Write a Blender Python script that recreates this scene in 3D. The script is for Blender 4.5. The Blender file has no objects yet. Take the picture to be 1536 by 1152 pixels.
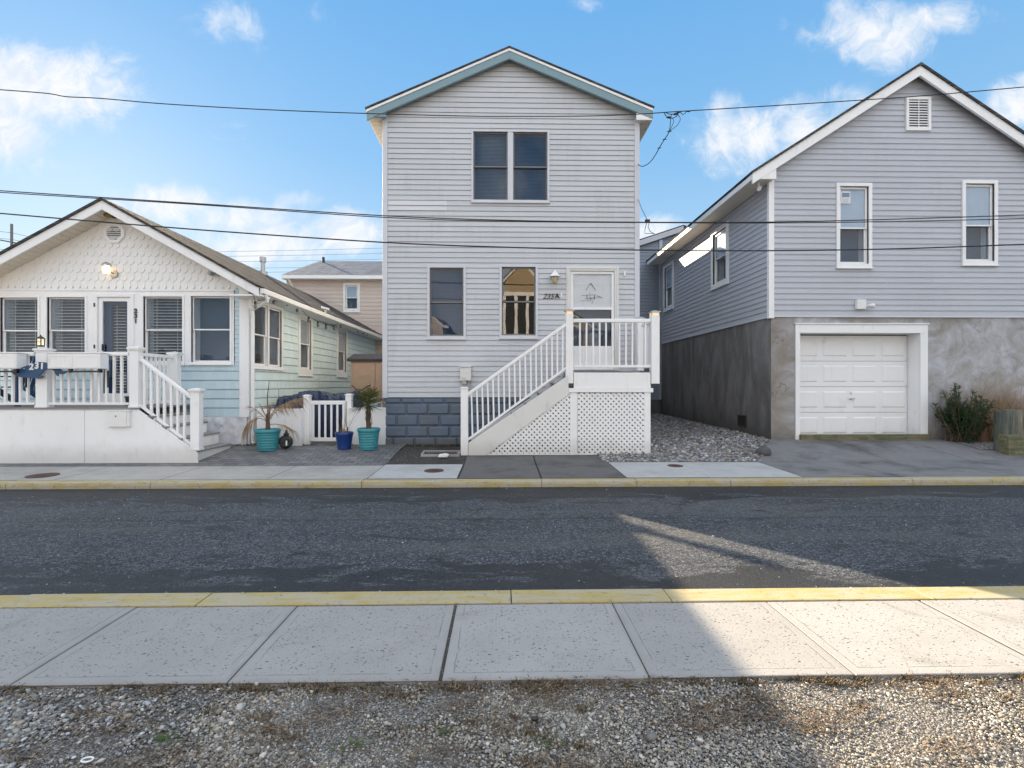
import bpy, bmesh, math, random
import numpy as np
from mathutils import Vector, Matrix

random.seed(7)
rng = np.random.default_rng(7)
SC = bpy.context.scene
COL = SC.collection
PI = math.pi

# ------------------------------------------------------------------ camera
HC, FPX, YAW = 1.5, 750.0, math.radians(1.22)
CY, SY = math.cos(YAW), math.sin(YAW)

def P(px, py, Y):
    """world point seen at photograph pixel (px,py) lying on the plane y=Y (used to survey the street)"""
    cx, cz = (px - 768) / FPX, (576 - py) / FPX
    t = Y / (CY - cx * SY)
    return Vector((t * (SY + cx * CY), Y, HC + t * cz))

def YX(px, X):
    cx = (px - 768) / FPX
    t = X / (SY + cx * CY)
    return t * (CY - cx * SY)

def R4(x0, y0, x1, y1, Y):
    a, b = P(x0, y0, Y), P(x1, y1, Y)
    return min(a.x, b.x), max(a.x, b.x), min(a.z, b.z), max(a.z, b.z)          # u0,u1,w0,w1

# ------------------------------------------------------------------ scene helpers
ORG = {}

def tag(o, label=None, cat=None, group=None, kind=None):
    if label: o['label'] = label
    if cat: o['category'] = cat
    if group: o['group'] = group
    if kind: o['kind'] = kind
    return o

def thing(name, label, cat, loc=(0, 0, 0), group=None):
    o = bpy.data.objects.new(name, None)
    o.empty_display_size = .2
    COL.objects.link(o)
    o.location = loc
    ORG[o.name] = Vector(loc)
    return tag(o, label, cat, group)

class Fr:
    """a wall plane: u along the wall, d outwards, w up"""
    def __init__(s, o, u, n): s.o, s.u, s.n = Vector(o), Vector(u), Vector(n)
    def __call__(s, u, d, w): return s.o + s.u * u + s.n * d + Vector((0, 0, w))

def front(Y): return Fr((0, Y, 0), (1, 0, 0), (0, -1, 0))
def west(X): return Fr((X, 0, 0), (0, -1, 0), (-1, 0, 0))   # faces -X, u=-y
def east(X): return Fr((X, 0, 0), (0, 1, 0), (1, 0, 0))     # faces +X, u=y
def north(Y): return Fr((0, Y, 0), (-1, 0, 0), (0, 1, 0))   # faces +Y, u=-x
WORLD = Fr((0, 0, 0), (1, 0, 0), (0, 1, 0))                   # u=x, d=y, w=z

class MB:
    def __init__(s): s.v, s.f, s.mi = [], [], []
    def add(s, vs, fs, mi=0):
        n = len(s.v)
        s.v += [Vector(q) for q in vs]
        s.f += [tuple(i + n for i in q) for q in fs]
        s.mi += [mi] * len(fs)
        return s
    def box(s, F, u0, u1, d0, d1, w0, w1, mi=0):
        vs = [F(u, d, w) for w in (w0, w1) for d in (d0, d1) for u in (u0, u1)]
        return s.add(vs, [(0, 1, 3, 2), (4, 6, 7, 5), (0, 4, 5, 1), (2, 3, 7, 6), (0, 2, 6, 4), (1, 5, 7, 3)], mi)
    def prism(s, F, pts, d0, d1, mi=0):
        n = len(pts)
        vs = [F(u, d0, w) for u, w in pts] + [F(u, d1, w) for u, w in pts]
        fs = [tuple(range(n)), tuple(range(2 * n - 1, n - 1, -1))]
        fs += [(i, i + n, (i + 1) % n + n, (i + 1) % n) for i in range(n)]
        return s.add(vs, fs, mi)
    def quad(s, a, b, c, d, mi=0): return s.add([a, b, c, d], [(0, 1, 2, 3)], mi)
    def bar(s, a, b, w, h, up=(0, 0, 1), mi=0):
        a, b = Vector(a), Vector(b)
        t = (b - a).normalized()
        sd = t.cross(Vector(up)).normalized()
        if sd.length < .01: sd = Vector((1, 0, 0))
        u2 = sd.cross(t).normalized()
        vs = [q + sd * (w / 2 * i) + u2 * (h / 2 * j) for q in (a, b) for i, j in ((-1, -1), (1, -1), (1, 1), (-1, 1))]
        return s.add(vs, [(0, 3, 2, 1), (4, 5, 6, 7), (0, 1, 5, 4), (1, 2, 6, 5), (2, 3, 7, 6), (3, 0, 4, 7)], mi)
    def tube(s, pts, r, n=8, cap=True, mi=0):
        pts = [Vector(q) for q in pts]
        rs = r if isinstance(r, (list, tuple)) else [r] * len(pts)
        n0 = len(s.v); prev = None
        for i, q in enumerate(pts):
            t = (pts[min(i + 1, len(pts) - 1)] - pts[max(i - 1, 0)]).normalized()
            if prev is None:
                a = t.orthogonal().normalized()
            else:
                a = (prev - t * prev.dot(t)).normalized()
            prev = a; b = t.cross(a)
            for k in range(n):
                an = 2 * PI * k / n
                s.v.append(q + (a * math.cos(an) + b * math.sin(an)) * rs[i])
        for i in range(len(pts) - 1):
            for k in range(n):
                k2 = (k + 1) % n
                s.f.append((n0 + i * n + k, n0 + i * n + k2, n0 + (i + 1) * n + k2, n0 + (i + 1) * n + k)); s.mi.append(mi)
        if cap:
            s.f.append(tuple(n0 + k for k in range(n - 1, -1, -1))); s.mi.append(mi)
            m = n0 + (len(pts) - 1) * n
            s.f.append(tuple(m + k for k in range(n))); s.mi.append(mi)
        return s
    def lathe(s, prof, c, n=24, axis='z', mi=0):
        c = Vector(c); n0 = len(s.v)
        for r, h in prof:
            for k in range(n):
                a = 2 * PI * k / n
                if axis == 'z': q = Vector((r * math.cos(a), r * math.sin(a), h))
                elif axis == 'y': q = Vector((r * math.cos(a), h, r * math.sin(a)))
                else: q = Vector((h, r * math.cos(a), r * math.sin(a)))
                s.v.append(c + q)
        for i in range(len(prof) - 1):
            for k in range(n):
                k2 = (k + 1) % n
                s.f.append((n0 + i * n + k, n0 + i * n + k2, n0 + (i + 1) * n + k2, n0 + (i + 1) * n + k)); s.mi.append(mi)
        if prof[0][0] > 1e-4: s.f.append(tuple(n0 + k for k in range(n - 1, -1, -1))); s.mi.append(mi)
        if prof[-1][0] > 1e-4:
            m = n0 + (len(prof) - 1) * n
            s.f.append(tuple(m + k for k in range(n))); s.mi.append(mi)
        return s
    def build(s, name, mats, parent=None, smooth=False, bevel=0, recalc=True, origin=None):
        org = ORG[parent.name] if parent else Vector(origin or (0, 0, 0))
        me = bpy.data.meshes.new(name)
        me.from_pydata([tuple(q - org) for q in s.v], [], s.f)
        if not isinstance(mats, (list, tuple)): mats = [mats]
        for m in mats: me.materials.append(m)
        if len(mats) > 1: me.polygons.foreach_set('material_index', s.mi)
        if recalc:
            bm = bmesh.new(); bm.from_mesh(me)
            bmesh.ops.recalc_face_normals(bm, faces=bm.faces)
            bm.to_mesh(me); bm.free()
        if smooth:
            me.polygons.foreach_set('use_smooth', [True] * len(me.polygons))
            try: me.set_sharp_from_angle(angle=math.radians(40))
            except Exception: pass
        me.update()
        o = bpy.data.objects.new(name, me)
        COL.objects.link(o)
        if parent: o.parent = parent
        else: o.location = org
        ORG[o.name] = org
        if bevel:
            b = o.modifiers.new('edge', 'BEVEL'); b.width = bevel; b.segments = 2; b.limit_method = 'ANGLE'
        return o

def struct(o, label=None): return tag(o, label, None, None, 'structure')

# ------------------------------------------------------------------ materials
class NT:
    def __init__(s, name):
        s.m = bpy.data.materials.new(name); s.m.use_nodes = True
        s.t = s.m.node_tree; s.t.nodes.clear()
        s.out = s.t.nodes.new('ShaderNodeOutputMaterial')
    def n(s, ty, **kw):
        x = s.t.nodes.new('ShaderNode' + ty)
        for k, v in kw.items(): setattr(x, k, v)
        return x
    def set(s, sock, v):
        if isinstance(v, bpy.types.NodeSocket): s.t.links.new(v, sock)
        elif v is not None:
            if sock.type == 'RGBA' and isinstance(v, (tuple, list)) and len(v) == 3: v = (*v, 1)
            if sock.type == 'RGBA' and isinstance(v, (int, float)): v = (v, v, v, 1)
            sock.default_value = v
    def math(s, op, a, b=None, c=None, clamp=False):
        x = s.n('Math', operation=op); x.use_clamp = clamp
        s.set(x.inputs[0], a)
        if b is not None: s.set(x.inputs[1], b)
        if c is not None: s.set(x.inputs[2], c)
        return x.outputs[0]
    def pos(s):
        if not hasattr(s, '_p'): s._p = s.n('NewGeometry').outputs['Position']
        return s._p
    def xyz(s, v=None):
        x = s.n('SeparateXYZ'); s.set(x.inputs[0], v or s.pos()); return x.outputs
    def comb(s, a=0., b=0., c=0.):
        x = s.n('CombineXYZ')
        for i, q in enumerate((a, b, c)): s.set(x.inputs[i], q)
        return x.outputs[0]
    def scale(s, v, sc):
        x = s.n('VectorMath', operation='MULTIPLY'); s.set(x.inputs[0], v); x.inputs[1].default_value = sc
        return x.outputs[0]
    def noise(s, sc, det=4., rough=.55, v=None, dist=0., col=False):
        x = s.n('TexNoise'); s.set(x.inputs['Vector'], v or s.pos())
        x.inputs['Scale'].default_value = sc; x.inputs['Detail'].default_value = det
        x.inputs['Roughness'].default_value = rough; x.inputs['Distortion'].default_value = dist
        return x.outputs['Color' if col else 'Fac']
    def voro(s, sc, v=None, feat='F1', out='Distance', rnd=1.):
        x = s.n('TexVoronoi', feature=feat); s.set(x.inputs['Vector'], v or s.pos())
        x.inputs['Scale'].default_value = sc; x.inputs['Randomness'].default_value = rnd
        return x.outputs[out]
    def ramp(s, f, stops, interp='LINEAR'):
        x = s.n('ValToRGB'); s.set(x.inputs[0], f); cr = x.color_ramp; cr.interpolation = interp
        while len(cr.elements) < len(stops): cr.elements.new(.5)
        for e, (p, c) in zip(cr.elements, stops):
            e.position = p
            if isinstance(c, (int, float)): c = (c, c, c)
            e.color = (*c[:3], 1)
        return x.outputs[0]
    def step(s, f, lo, hi, a=0., b=1.):
        x = s.n('MapRange', interpolation_type='SMOOTHSTEP'); s.set(x.inputs[0], f)
        for i, q in zip((1, 2, 3, 4), (lo, hi, a, b)): s.set(x.inputs[i], q)
        return x.outputs[0]
    def mix(s, f, a, b, bt='MIX'):
        x = s.n('Mix', data_type='RGBA', blend_type=bt); s.set(x.inputs[0], f); s.set(x.inputs[6], a); s.set(x.inputs[7], b)
        return x.outputs[2]
    def vary(s, c, f, amt):
        """multiply colour by 1-amt..1+amt from f 0..1"""
        k = s.math('MULTIPLY_ADD', f, 2 * amt, 1 - amt)
        x = s.n('VectorMath', operation='SCALE'); s.set(x.inputs[0], c if not isinstance(c, tuple) else c[:3]); s.set(x.inputs['Scale'], k)
        return x.outputs[0]
    def bump(s, h, st=.3, dist=.01, nrm=None):
        x = s.n('Bump'); s.set(x.inputs['Height'], h); x.inputs['Strength'].default_value = st
        x.inputs['Distance'].default_value = dist
        if nrm: s.set(x.inputs['Normal'], nrm)
        return x.outputs[0]
    def finish(s, col, rough=.6, nrm=None, metal=0., spec=.5, emit=None, es=0., sss=0):
        p = s.n('BsdfPrincipled')
        s.set(p.inputs['Base Color'], col); s.set(p.inputs['Roughness'], rough); s.set(p.inputs['Metallic'], metal)
        p.inputs['Specular IOR Level'].default_value = spec
        if nrm: s.set(p.inputs['Normal'], nrm)
        if emit is not None:
            s.set(p.inputs['Emission Color'], emit); s.set(p.inputs['Emission Strength'], es)
        s.t.links.new(p.outputs[0], s.out.inputs[0])
        return s.m

def m_paint(name, c, rough=.45, dirt=.12, dirtcol=(.25, .22, .17), sc=3., bump=.05):
    t = NT(name)
    x, y, z = t.xyz()
    u = t.math('ADD', x, y)
    n1 = t.noise(sc, 5, .6)
    st = t.noise(1., 4, .6, t.comb(t.math('MULTIPLY', u, 9.), t.math('MULTIPLY', z, .8), 0.))
    f = t.step(t.math('MULTIPLY', n1, st), .27, .5)
    col = t.mix(t.math('MULTIPLY', f, dirt), t.vary(c, t.noise(.9, 3), .06), dirtcol)
    low = t.math('MULTIPLY', t.step(t.math('ADD', z, t.math('MULTIPLY', n1, -.35)), .32, -.08), .34)
    col = t.mix(low, col, (.30, .27, .22))
    return t.finish(col, t.math('MULTIPLY_ADD', n1, .25, rough - .1), t.bump(t.noise(60, 3), bump, .003))

def m_vinyl(name, c, pitch, z0, dirt=.3, seam=3.66, off=.0):
    t = NT(name)
    x, y, z = t.xyz()
    u = t.math('ADD', t.math('ADD', x, y), off)
    b = t.n('TexBrick'); b.offset = .37; b.offset_frequency = 2; b.squash = 1
    t.set(b.inputs['Vector'], t.comb(u, t.math('SUBTRACT', z, z0), 0.))
    t.set(b.inputs['Color1'], .32); t.set(b.inputs['Color2'], .68); t.set(b.inputs['Mortar'], .1)
    b.inputs['Scale'].default_value = 1; b.inputs['Mortar Size'].default_value = .0045; b.inputs['Mortar Smooth'].default_value = 0
    b.inputs['Brick Width'].default_value = seam; b.inputs['Row Height'].default_value = pitch * 2
    col = t.vary(c, b.outputs[0], .07)
    big = t.noise(.55, 4, .6)
    col = t.vary(col, big, .10)
    st = t.noise(1., 5, .65, t.comb(t.math('MULTIPLY', u, 7.), t.math('MULTIPLY', z, .5), 3.))
    patch = t.noise(1.1, 4, .6, t.comb(u, z, 9.))
    # grime gathers toward the lower lip of every course
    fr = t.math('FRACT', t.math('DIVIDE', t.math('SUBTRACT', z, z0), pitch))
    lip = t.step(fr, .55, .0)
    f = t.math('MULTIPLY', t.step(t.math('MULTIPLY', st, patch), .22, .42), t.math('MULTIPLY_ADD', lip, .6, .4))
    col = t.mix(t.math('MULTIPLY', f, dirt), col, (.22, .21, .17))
    line = t.math('MULTIPLY', t.step(fr, .09, .02), .6)  # dark lap shadow line painted along each course edge
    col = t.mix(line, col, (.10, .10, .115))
    grain = t.noise(1., 3, .6, t.comb(t.math('MULTIPLY', u, 3.), t.math('MULTIPLY', z, 160.), 0.))
    return t.finish(col, .46, t.bump(t.noise(1.6, 3, .5, t.comb(t.math('MULTIPLY', u, 1.), t.math('MULTIPLY', z, 4.), 0.)), .35, .02, t.bump(grain, .08, .002)))

def m_shake(name, c, pitch, z0, w=.14):
    t = NT(name)
    x, y, z = t.xyz(); u = t.math('ADD', x, y)
    b = t.n('TexBrick'); b.offset = .43; b.offset_frequency = 2; b.squash_frequency = 3; b.squash = .7
    t.set(b.inputs['Vector'], t.comb(u, t.math('SUBTRACT', z, z0), 0.))
    t.set(b.inputs['Color1'], .25); t.set(b.inputs['Color2'], .75); t.set(b.inputs['Mortar'], .0)
    b.inputs['Scale'].default_value = 1; b.inputs['Mortar Size'].default_value = .0018
    b.inputs['Brick Width'].default_value = w; b.inputs['Row Height'].default_value = pitch
    col = t.vary(c, b.outputs[0], .09)
    col = t.vary(col, t.noise(1.2, 4), .10)
    grain = t.noise(1., 4, .6, t.comb(t.math('MULTIPLY', u, 70.), t.math('MULTIPLY', z, 5.), 0.))
    col = t.vary(col, grain, .08)
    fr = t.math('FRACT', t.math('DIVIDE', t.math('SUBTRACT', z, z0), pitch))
    col = t.mix(t.math('MULTIPLY', t.step(fr, .08, .02), .6), col, (.05, .08, .10))  # shadow line of each course painted into the colour
    return t.finish(col, .6, t.bump(grain, .3, .004))

def m_roof(name, c1, c2, along='y'):
    t = NT(name)
    x, y, z = t.xyz()
    v = t.comb(y if along == 'y' else x, t.math('MULTIPLY', z, 2.0), 0.)
    b = t.n('TexBrick'); b.offset = .41
    t.set(b.inputs['Vector'], v); t.set(b.inputs['Color1'], c1); t.set(b.inputs['Color2'], c2); t.set(b.inputs['Mortar'], tuple(q * .35 for q in c1))
    b.inputs['Scale'].default_value = 1; b.inputs['Mortar Size'].default_value = .008
    b.inputs['Brick Width'].default_value = .26; b.inputs['Row Height'].default_value = .145
    col = t.vary(b.outputs[0], t.noise(40, 3), .35)
    col = t.vary(col, t.noise(1.3, 4), .2)
    h = t.math('ADD', t.noise(180, 2), t.math('MULTIPLY', b.outputs['Fac'], -2.))
    return t.finish(col, .95, t.bump(h, .6, .012), 0., .08)

def m_concrete(name, c, stain=(.12, .11, .10), amt=.6, pits=0., sc=1., wet=None):
    t = NT(name)
    big = t.noise(.7 * sc, 5, .62); mid = t.noise(4 * sc, 6, .65); fine = t.noise(120, 3, .6)
    col = t.vary(c, mid, .22); col = t.vary(col, fine, .16)
    col = t.mix(t.math('MULTIPLY', t.step(big, .45, .72), amt), col, stain)
    h = t.math('ADD', t.math('MULTIPLY', mid, .6), t.math('MULTIPLY', fine, .4))
    if pits:
        v = t.voro(38, out='Distance'); vc = t.voro(38, out='Color')
        sel = t.math('LESS_THAN', t.xyz(vc)[0], pits)
        k = t.math('MULTIPLY', t.step(v, .24, .14), sel)
        col = t.mix(t.math('MULTIPLY', k, .75), col, (.07, .065, .06)); h = t.math('SUBTRACT', h, k)
    return t.finish(col, .88, t.bump(h, .35, .006))

def m_flat(name, c, rough=.5, metal=0., var=.08, sc=8, bump=.06):
    t = NT(name); n = t.noise(sc, 4)
    return t.finish(t.vary(c, n, var), t.math('MULTIPLY_ADD', n, .2, rough - .1), t.bump(t.noise(90, 3), bump, .003), metal)

def m_glass(name, tint=(.6, .63, .66), k=.10, wave=.02):
    t = NT(name)
    fr = t.n('LayerWeight'); fr.inputs['Blend'].default_value = .5
    nz = t.bump(t.noise(1.7, 2), wave * 4, .02)
    t.set(fr.inputs['Normal'], nz)
    tr = t.n('BsdfTransparent'); t.set(tr.inputs[0], tint)
    gl = t.n('BsdfGlossy'); gl.inputs['Roughness'].default_value = .012; t.set(gl.inputs['Normal'], nz); t.set(gl.inputs[0], .95)
    mx = t.n('MixShader'); t.set(mx.inputs[0], t.math('MULTIPLY_ADD', t.math('POWER', fr.outputs['Facing'], 4.5), .9, .032 + k, clamp=True))
    t.t.links.new(tr.outputs[0], mx.inputs[1]); t.t.links.new(gl.outputs[0], mx.inputs[2])
    t.t.links.new(mx.outputs[0], t.out.inputs[0])
    return t.m

def m_attr(name, rough=.7, bumpsc=200, spec=.4):
    t = NT(name)
    a = t.n('Attribute'); a.attribute_name = 'tone'
    col = t.vary(a.outputs['Color'], t.noise(bumpsc, 3), .15)
    return t.finish(col, rough, t.bump(t.noise(bumpsc, 2), .2, .002), 0., spec)

def m_leaf(name, a, b, sc=14):
    t = NT(name)
    col = t.mix(t.noise(sc, 3), a, b)
    g = t.n('NewGeometry')
    p = t.n('BsdfPrincipled'); t.set(p.inputs['Base Color'], col); p.inputs['Roughness'].default_value = .6
    tl = t.n('BsdfTranslucent'); t.set(tl.inputs[0], col)
    mx = t.n('MixShader'); mx.inputs[0].default_value = .25
    t.t.links.new(p.outputs[0], mx.inputs[1]); t.t.links.new(tl.outputs[0], mx.inputs[2]); t.t.links.new(mx.outputs[0], t.out.inputs[0])
    return t.m

def m_wood(name, a, b, axis='z', green=.0):
    t = NT(name)
    x, y, z = t.xyz()
    k = {'z': (26., 26., 1.6), 'x': (1.6, 26., 26.)}[axis]
    g = t.noise(1., 6, .65, t.comb(t.math('MULTIPLY', x, k[0]), t.math('MULTIPLY', y, k[1]), t.math('MULTIPLY', z, k[2])), .6)
    col = t.ramp(g, [(.3, a), (.55, b), (.72, tuple(q * 1.5 for q in b))])
    if green: col = t.mix(t.math('MULTIPLY', t.step(t.noise(5, 4), .45, .65), green), col, (.055, .085, .03))
    return t.finish(col, .85, t.bump(g, .8, .012))

PITCH_C = .1136
M = {}
M['vinyl_grey'] = m_vinyl('pale_grey_vinyl', (.56, .58, .61), PITCH_C, 1.207, .22)
M['vinyl_right'] = m_vinyl('cool_grey_vinyl', (.48, .50, .55), .1245, 2.99, .12, 3.66, 1.3)
M['vinyl_tan'] = m_vinyl('tan_vinyl', (.62, .53, .47), .17, 0., .1)
M['vinyl_slate'] = m_vinyl('slate_vinyl', (.30, .345, .41), .125, 0., .1)
M['vinyl_sand'] = m_vinyl('sand_shingle', (.42, .32, .20), .16, 0., .2)
M['shake_blue'] = m_shake('blue_shake', (.53, .67, .735), .2, .77)
M['shake_mint'] = m_shake('mint_shake', (.67, .80, .81), .2, .77)
M['scallop'] = m_paint('cream_scallop', (.86, .86, .85), .5, .14)
M['white'] = m_paint('white_trim', (.86, .86, .86), .4, .2)
M['white_pvc'] = m_paint('white_pvc', (.87, .87, .87), .32, .2, (.35, .30, .22))
M['white_old'] = m_paint('weathered_white', (.72, .715, .69), .5, .35, (.30, .27, .21))
M['corner'] = m_paint('grey_white_trim', (.62, .63, .68), .45, .15)
M['fascia_blue'] = m_paint('blue_grey_fascia', (.20, .31, .355), .5, .15, (.12, .14, .14))
M['soffit'] = m_paint('cream_soffit', (.72, .66, .56), .55, .25)
M['roof_brown'] = m_roof('brown_shingle', (.050, .048, .049), (.10, .095, .096))
M['roof_dark'] = m_roof('dark_shingle', (.06, .055, .055), (.12, .115, .115))
M['roof_blue'] = m_roof('blue_grey_shingle', (.15, .175, .215), (.24, .26, .30), 'x')
M['glass'] = m_glass('window_glass', (.84, .87, .90), .0)
M['glass_clear'] = m_glass('clear_glass', (.92, .93, .94), .0)
M['glass_dark'] = m_glass('screened_glass', (.62, .66, .71), .012, .02)
M['glass_old'] = m_glass('rippled_glass', (.42, .44, .46), .065, .007)
M['interior'] = m_flat('dark_room', (.03, .034, .04), .9)
M['interior_blue'] = m_flat('blue_room', (.10, .13, .18), .9)
M['interior_brown'] = m_flat('brown_room', (.13, .115, .09), .9)
M['blind'] = m_flat('blind_slat', (.80, .77, .71), .6)
M['blind_dim'] = m_flat('dim_blind', (.55, .56, .57), .7)
M['blind_navy'] = m_flat('navy_blind', (.20, .27, .39), .7)
M['shade_white'] = m_flat('roller_shade', (.76, .84, .92), .8)
M['frame_bronze'] = m_flat('bronze_sash', (.19, .18, .175), .5)
M['navy'] = m_flat('navy_paint', (.022, .07, .16), .45)
M['black'] = m_flat('black_metal', (.02, .02, .022), .45)
M['rubber'] = m_flat('black_cable', (.012, .012, .013), .55)
M['metal'] = m_flat('galvanised_metal', (.42, .43, .44), .4, .6)
M['bronze'] = m_flat('brass_brown', (.30, .19, .07), .4, .3)
M['number_dark'] = m_flat('dark_numeral', (.05, .045, .04), .4, .4)
M['white_plain'] = m_flat('white_plastic', (.78, .78, .77), .4)
M['tread'] = m_wood('grey_tread', (.17, .16, .16), (.27, .26, .26), 'x')
M['teal'] = m_flat('teal_glaze', (.045, .26, .30), .35, 0, .12)
M['cobalt'] = m_flat('cobalt_glaze', (.012, .045, .20), .3, 0, .12)
M['soil'] = m_concrete('potting_soil', (.05, .038, .028), (.02, .015, .01), .5)
M['shed_wall'] = m_flat('shed_panel', (.50, .36, .26), .6, 0, .1)
M['shed_roof'] = m_flat('shed_roof', (.05, .043, .042), .7)
M['tarp'] = None
M['timber'] = m_wood('treated_timber', (.075, .07, .04), (.19, .17, .10), 'x', .55)
M['piling'] = m_wood('weathered_piling', (.03, .038, .034), (.13, .14, .12), 'z', .35)
M['pile_pale'] = m_wood('pale_piling', (.10, .095, .075), (.24, .225, .18), 'z', .1)
M['conifer'] = m_leaf('juniper_needles', (.016, .042, .018), (.075, .125, .045))
M['stem'] = m_flat('woody_stem', (.10, .065, .04), .8)
M['straw'] = m_leaf('dry_straw', (.30, .21, .115), (.46, .35, .21))
M['rust_twig'] = m_leaf('russet_twig', (.20, .10, .055), (.40, .24, .15))
M['palm_green'] = m_leaf('palm_green', (.055, .085, .02), (.20, .19, .06), 30)
M['palm_dead'] = m_leaf('palm_dead', (.30, .18, .09), (.45, .31, .17), 20)
M['stone_white'] = m_concrete('whitewashed_stone', (.70, .71, .74), (.45, .46, .5), .35, 0, 3)
M['pebble'] = m_attr('pebble', .65)
M['weed'] = m_attr('weed', .8, 40)

def mk_tarp():
    t = NT('navy_tarp')
    n = t.noise(5, 5, .6, None, 1.2)
    return t.finish(t.vary((.02, .035, .085), n, .4), .28, t.bump(n, .9, .08))
M['tarp'] = mk_tarp()

def mk_lampglass(name, c, e):
    t = NT(name)
    return t.finish(t.vary(c, t.noise(20, 2), .1), .25, None, 0., .5, c, e)
M['bulb_lit'] = mk_lampglass('lit_lamp_glass', (1., .70, .38), .82)
M['solar_glow'] = mk_lampglass('amber_lens', (.9, .72, .45), .12)
M['amber_glass'] = mk_lampglass('amber_glass', (.50, .42, .26), 0.)
M['lantern_lit'] = mk_lampglass('lantern_pane', (1., .86, .55), .17)

def mk_block():
    t = NT('blue_block_paint')
    n = t.noise(3, 5, .6); x, y, z = t.xyz()
    col = t.vary((.115, .15, .205), n, .3)
    col = t.mix(t.math('MULTIPLY', t.step(t.noise(2.2, 4), .48, .66), .35), col, (.12, .12, .09))
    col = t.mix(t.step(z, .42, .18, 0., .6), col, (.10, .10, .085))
    return t.finish(col, .6, t.bump(t.math('ADD', n, t.noise(30, 4)), .6, .015))
M['block'] = mk_block()

def mk_stucco(name, side):
    t = NT(name)
    x, y, z = t.xyz(); u = t.math('ADD', x, y)
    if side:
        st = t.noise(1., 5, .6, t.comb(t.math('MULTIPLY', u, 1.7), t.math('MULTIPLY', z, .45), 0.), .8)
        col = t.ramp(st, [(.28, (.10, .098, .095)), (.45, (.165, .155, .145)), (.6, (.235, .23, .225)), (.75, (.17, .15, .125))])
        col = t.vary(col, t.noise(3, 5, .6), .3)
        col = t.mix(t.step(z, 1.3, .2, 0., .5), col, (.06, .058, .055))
    else:
        sw = t.noise(1.6, 6, .62, None, 1.6)
        col = t.ramp(sw, [(.3, (.27, .25, .225)), (.45, (.36, .35, .345)), (.58, (.44, .44, .465)), (.72, (.54, .55, .585))])
        col = t.vary(col, t.noise(9, 6, .7), .25)
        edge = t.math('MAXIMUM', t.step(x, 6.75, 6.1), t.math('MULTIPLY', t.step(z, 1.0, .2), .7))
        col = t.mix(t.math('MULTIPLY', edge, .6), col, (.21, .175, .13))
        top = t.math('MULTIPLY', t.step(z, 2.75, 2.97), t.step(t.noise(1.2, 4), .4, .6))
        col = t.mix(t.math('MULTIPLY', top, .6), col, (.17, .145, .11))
    wv = t.n('VectorMath', operation='MULTIPLY_ADD'); t.set(wv.inputs[0], t.noise(2.5, 5, .65, None, 0., True)); wv.inputs[1].default_value = (.7, .7, .7); t.set(wv.inputs[2], t.pos())
    ck = t.math('MULTIPLY', t.step(t.voro(.55, wv.outputs[0], 'DISTANCE_TO_EDGE'), .0045, .001), t.step(t.noise(.8, 2), .45, .6))
    col = t.mix(t.math('MULTIPLY', ck, .7), col, (.07, .065, .06))
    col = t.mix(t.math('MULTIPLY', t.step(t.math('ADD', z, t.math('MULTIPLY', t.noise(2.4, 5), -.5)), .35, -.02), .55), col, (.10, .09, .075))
    return t.finish(col, .85, t.bump(t.math('SUBTRACT', t.noise(12, 7, .7, None, .6), ck), .6, .02))
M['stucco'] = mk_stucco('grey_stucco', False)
M['stucco_side'] = mk_stucco('streaked_stucco', True)

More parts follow.
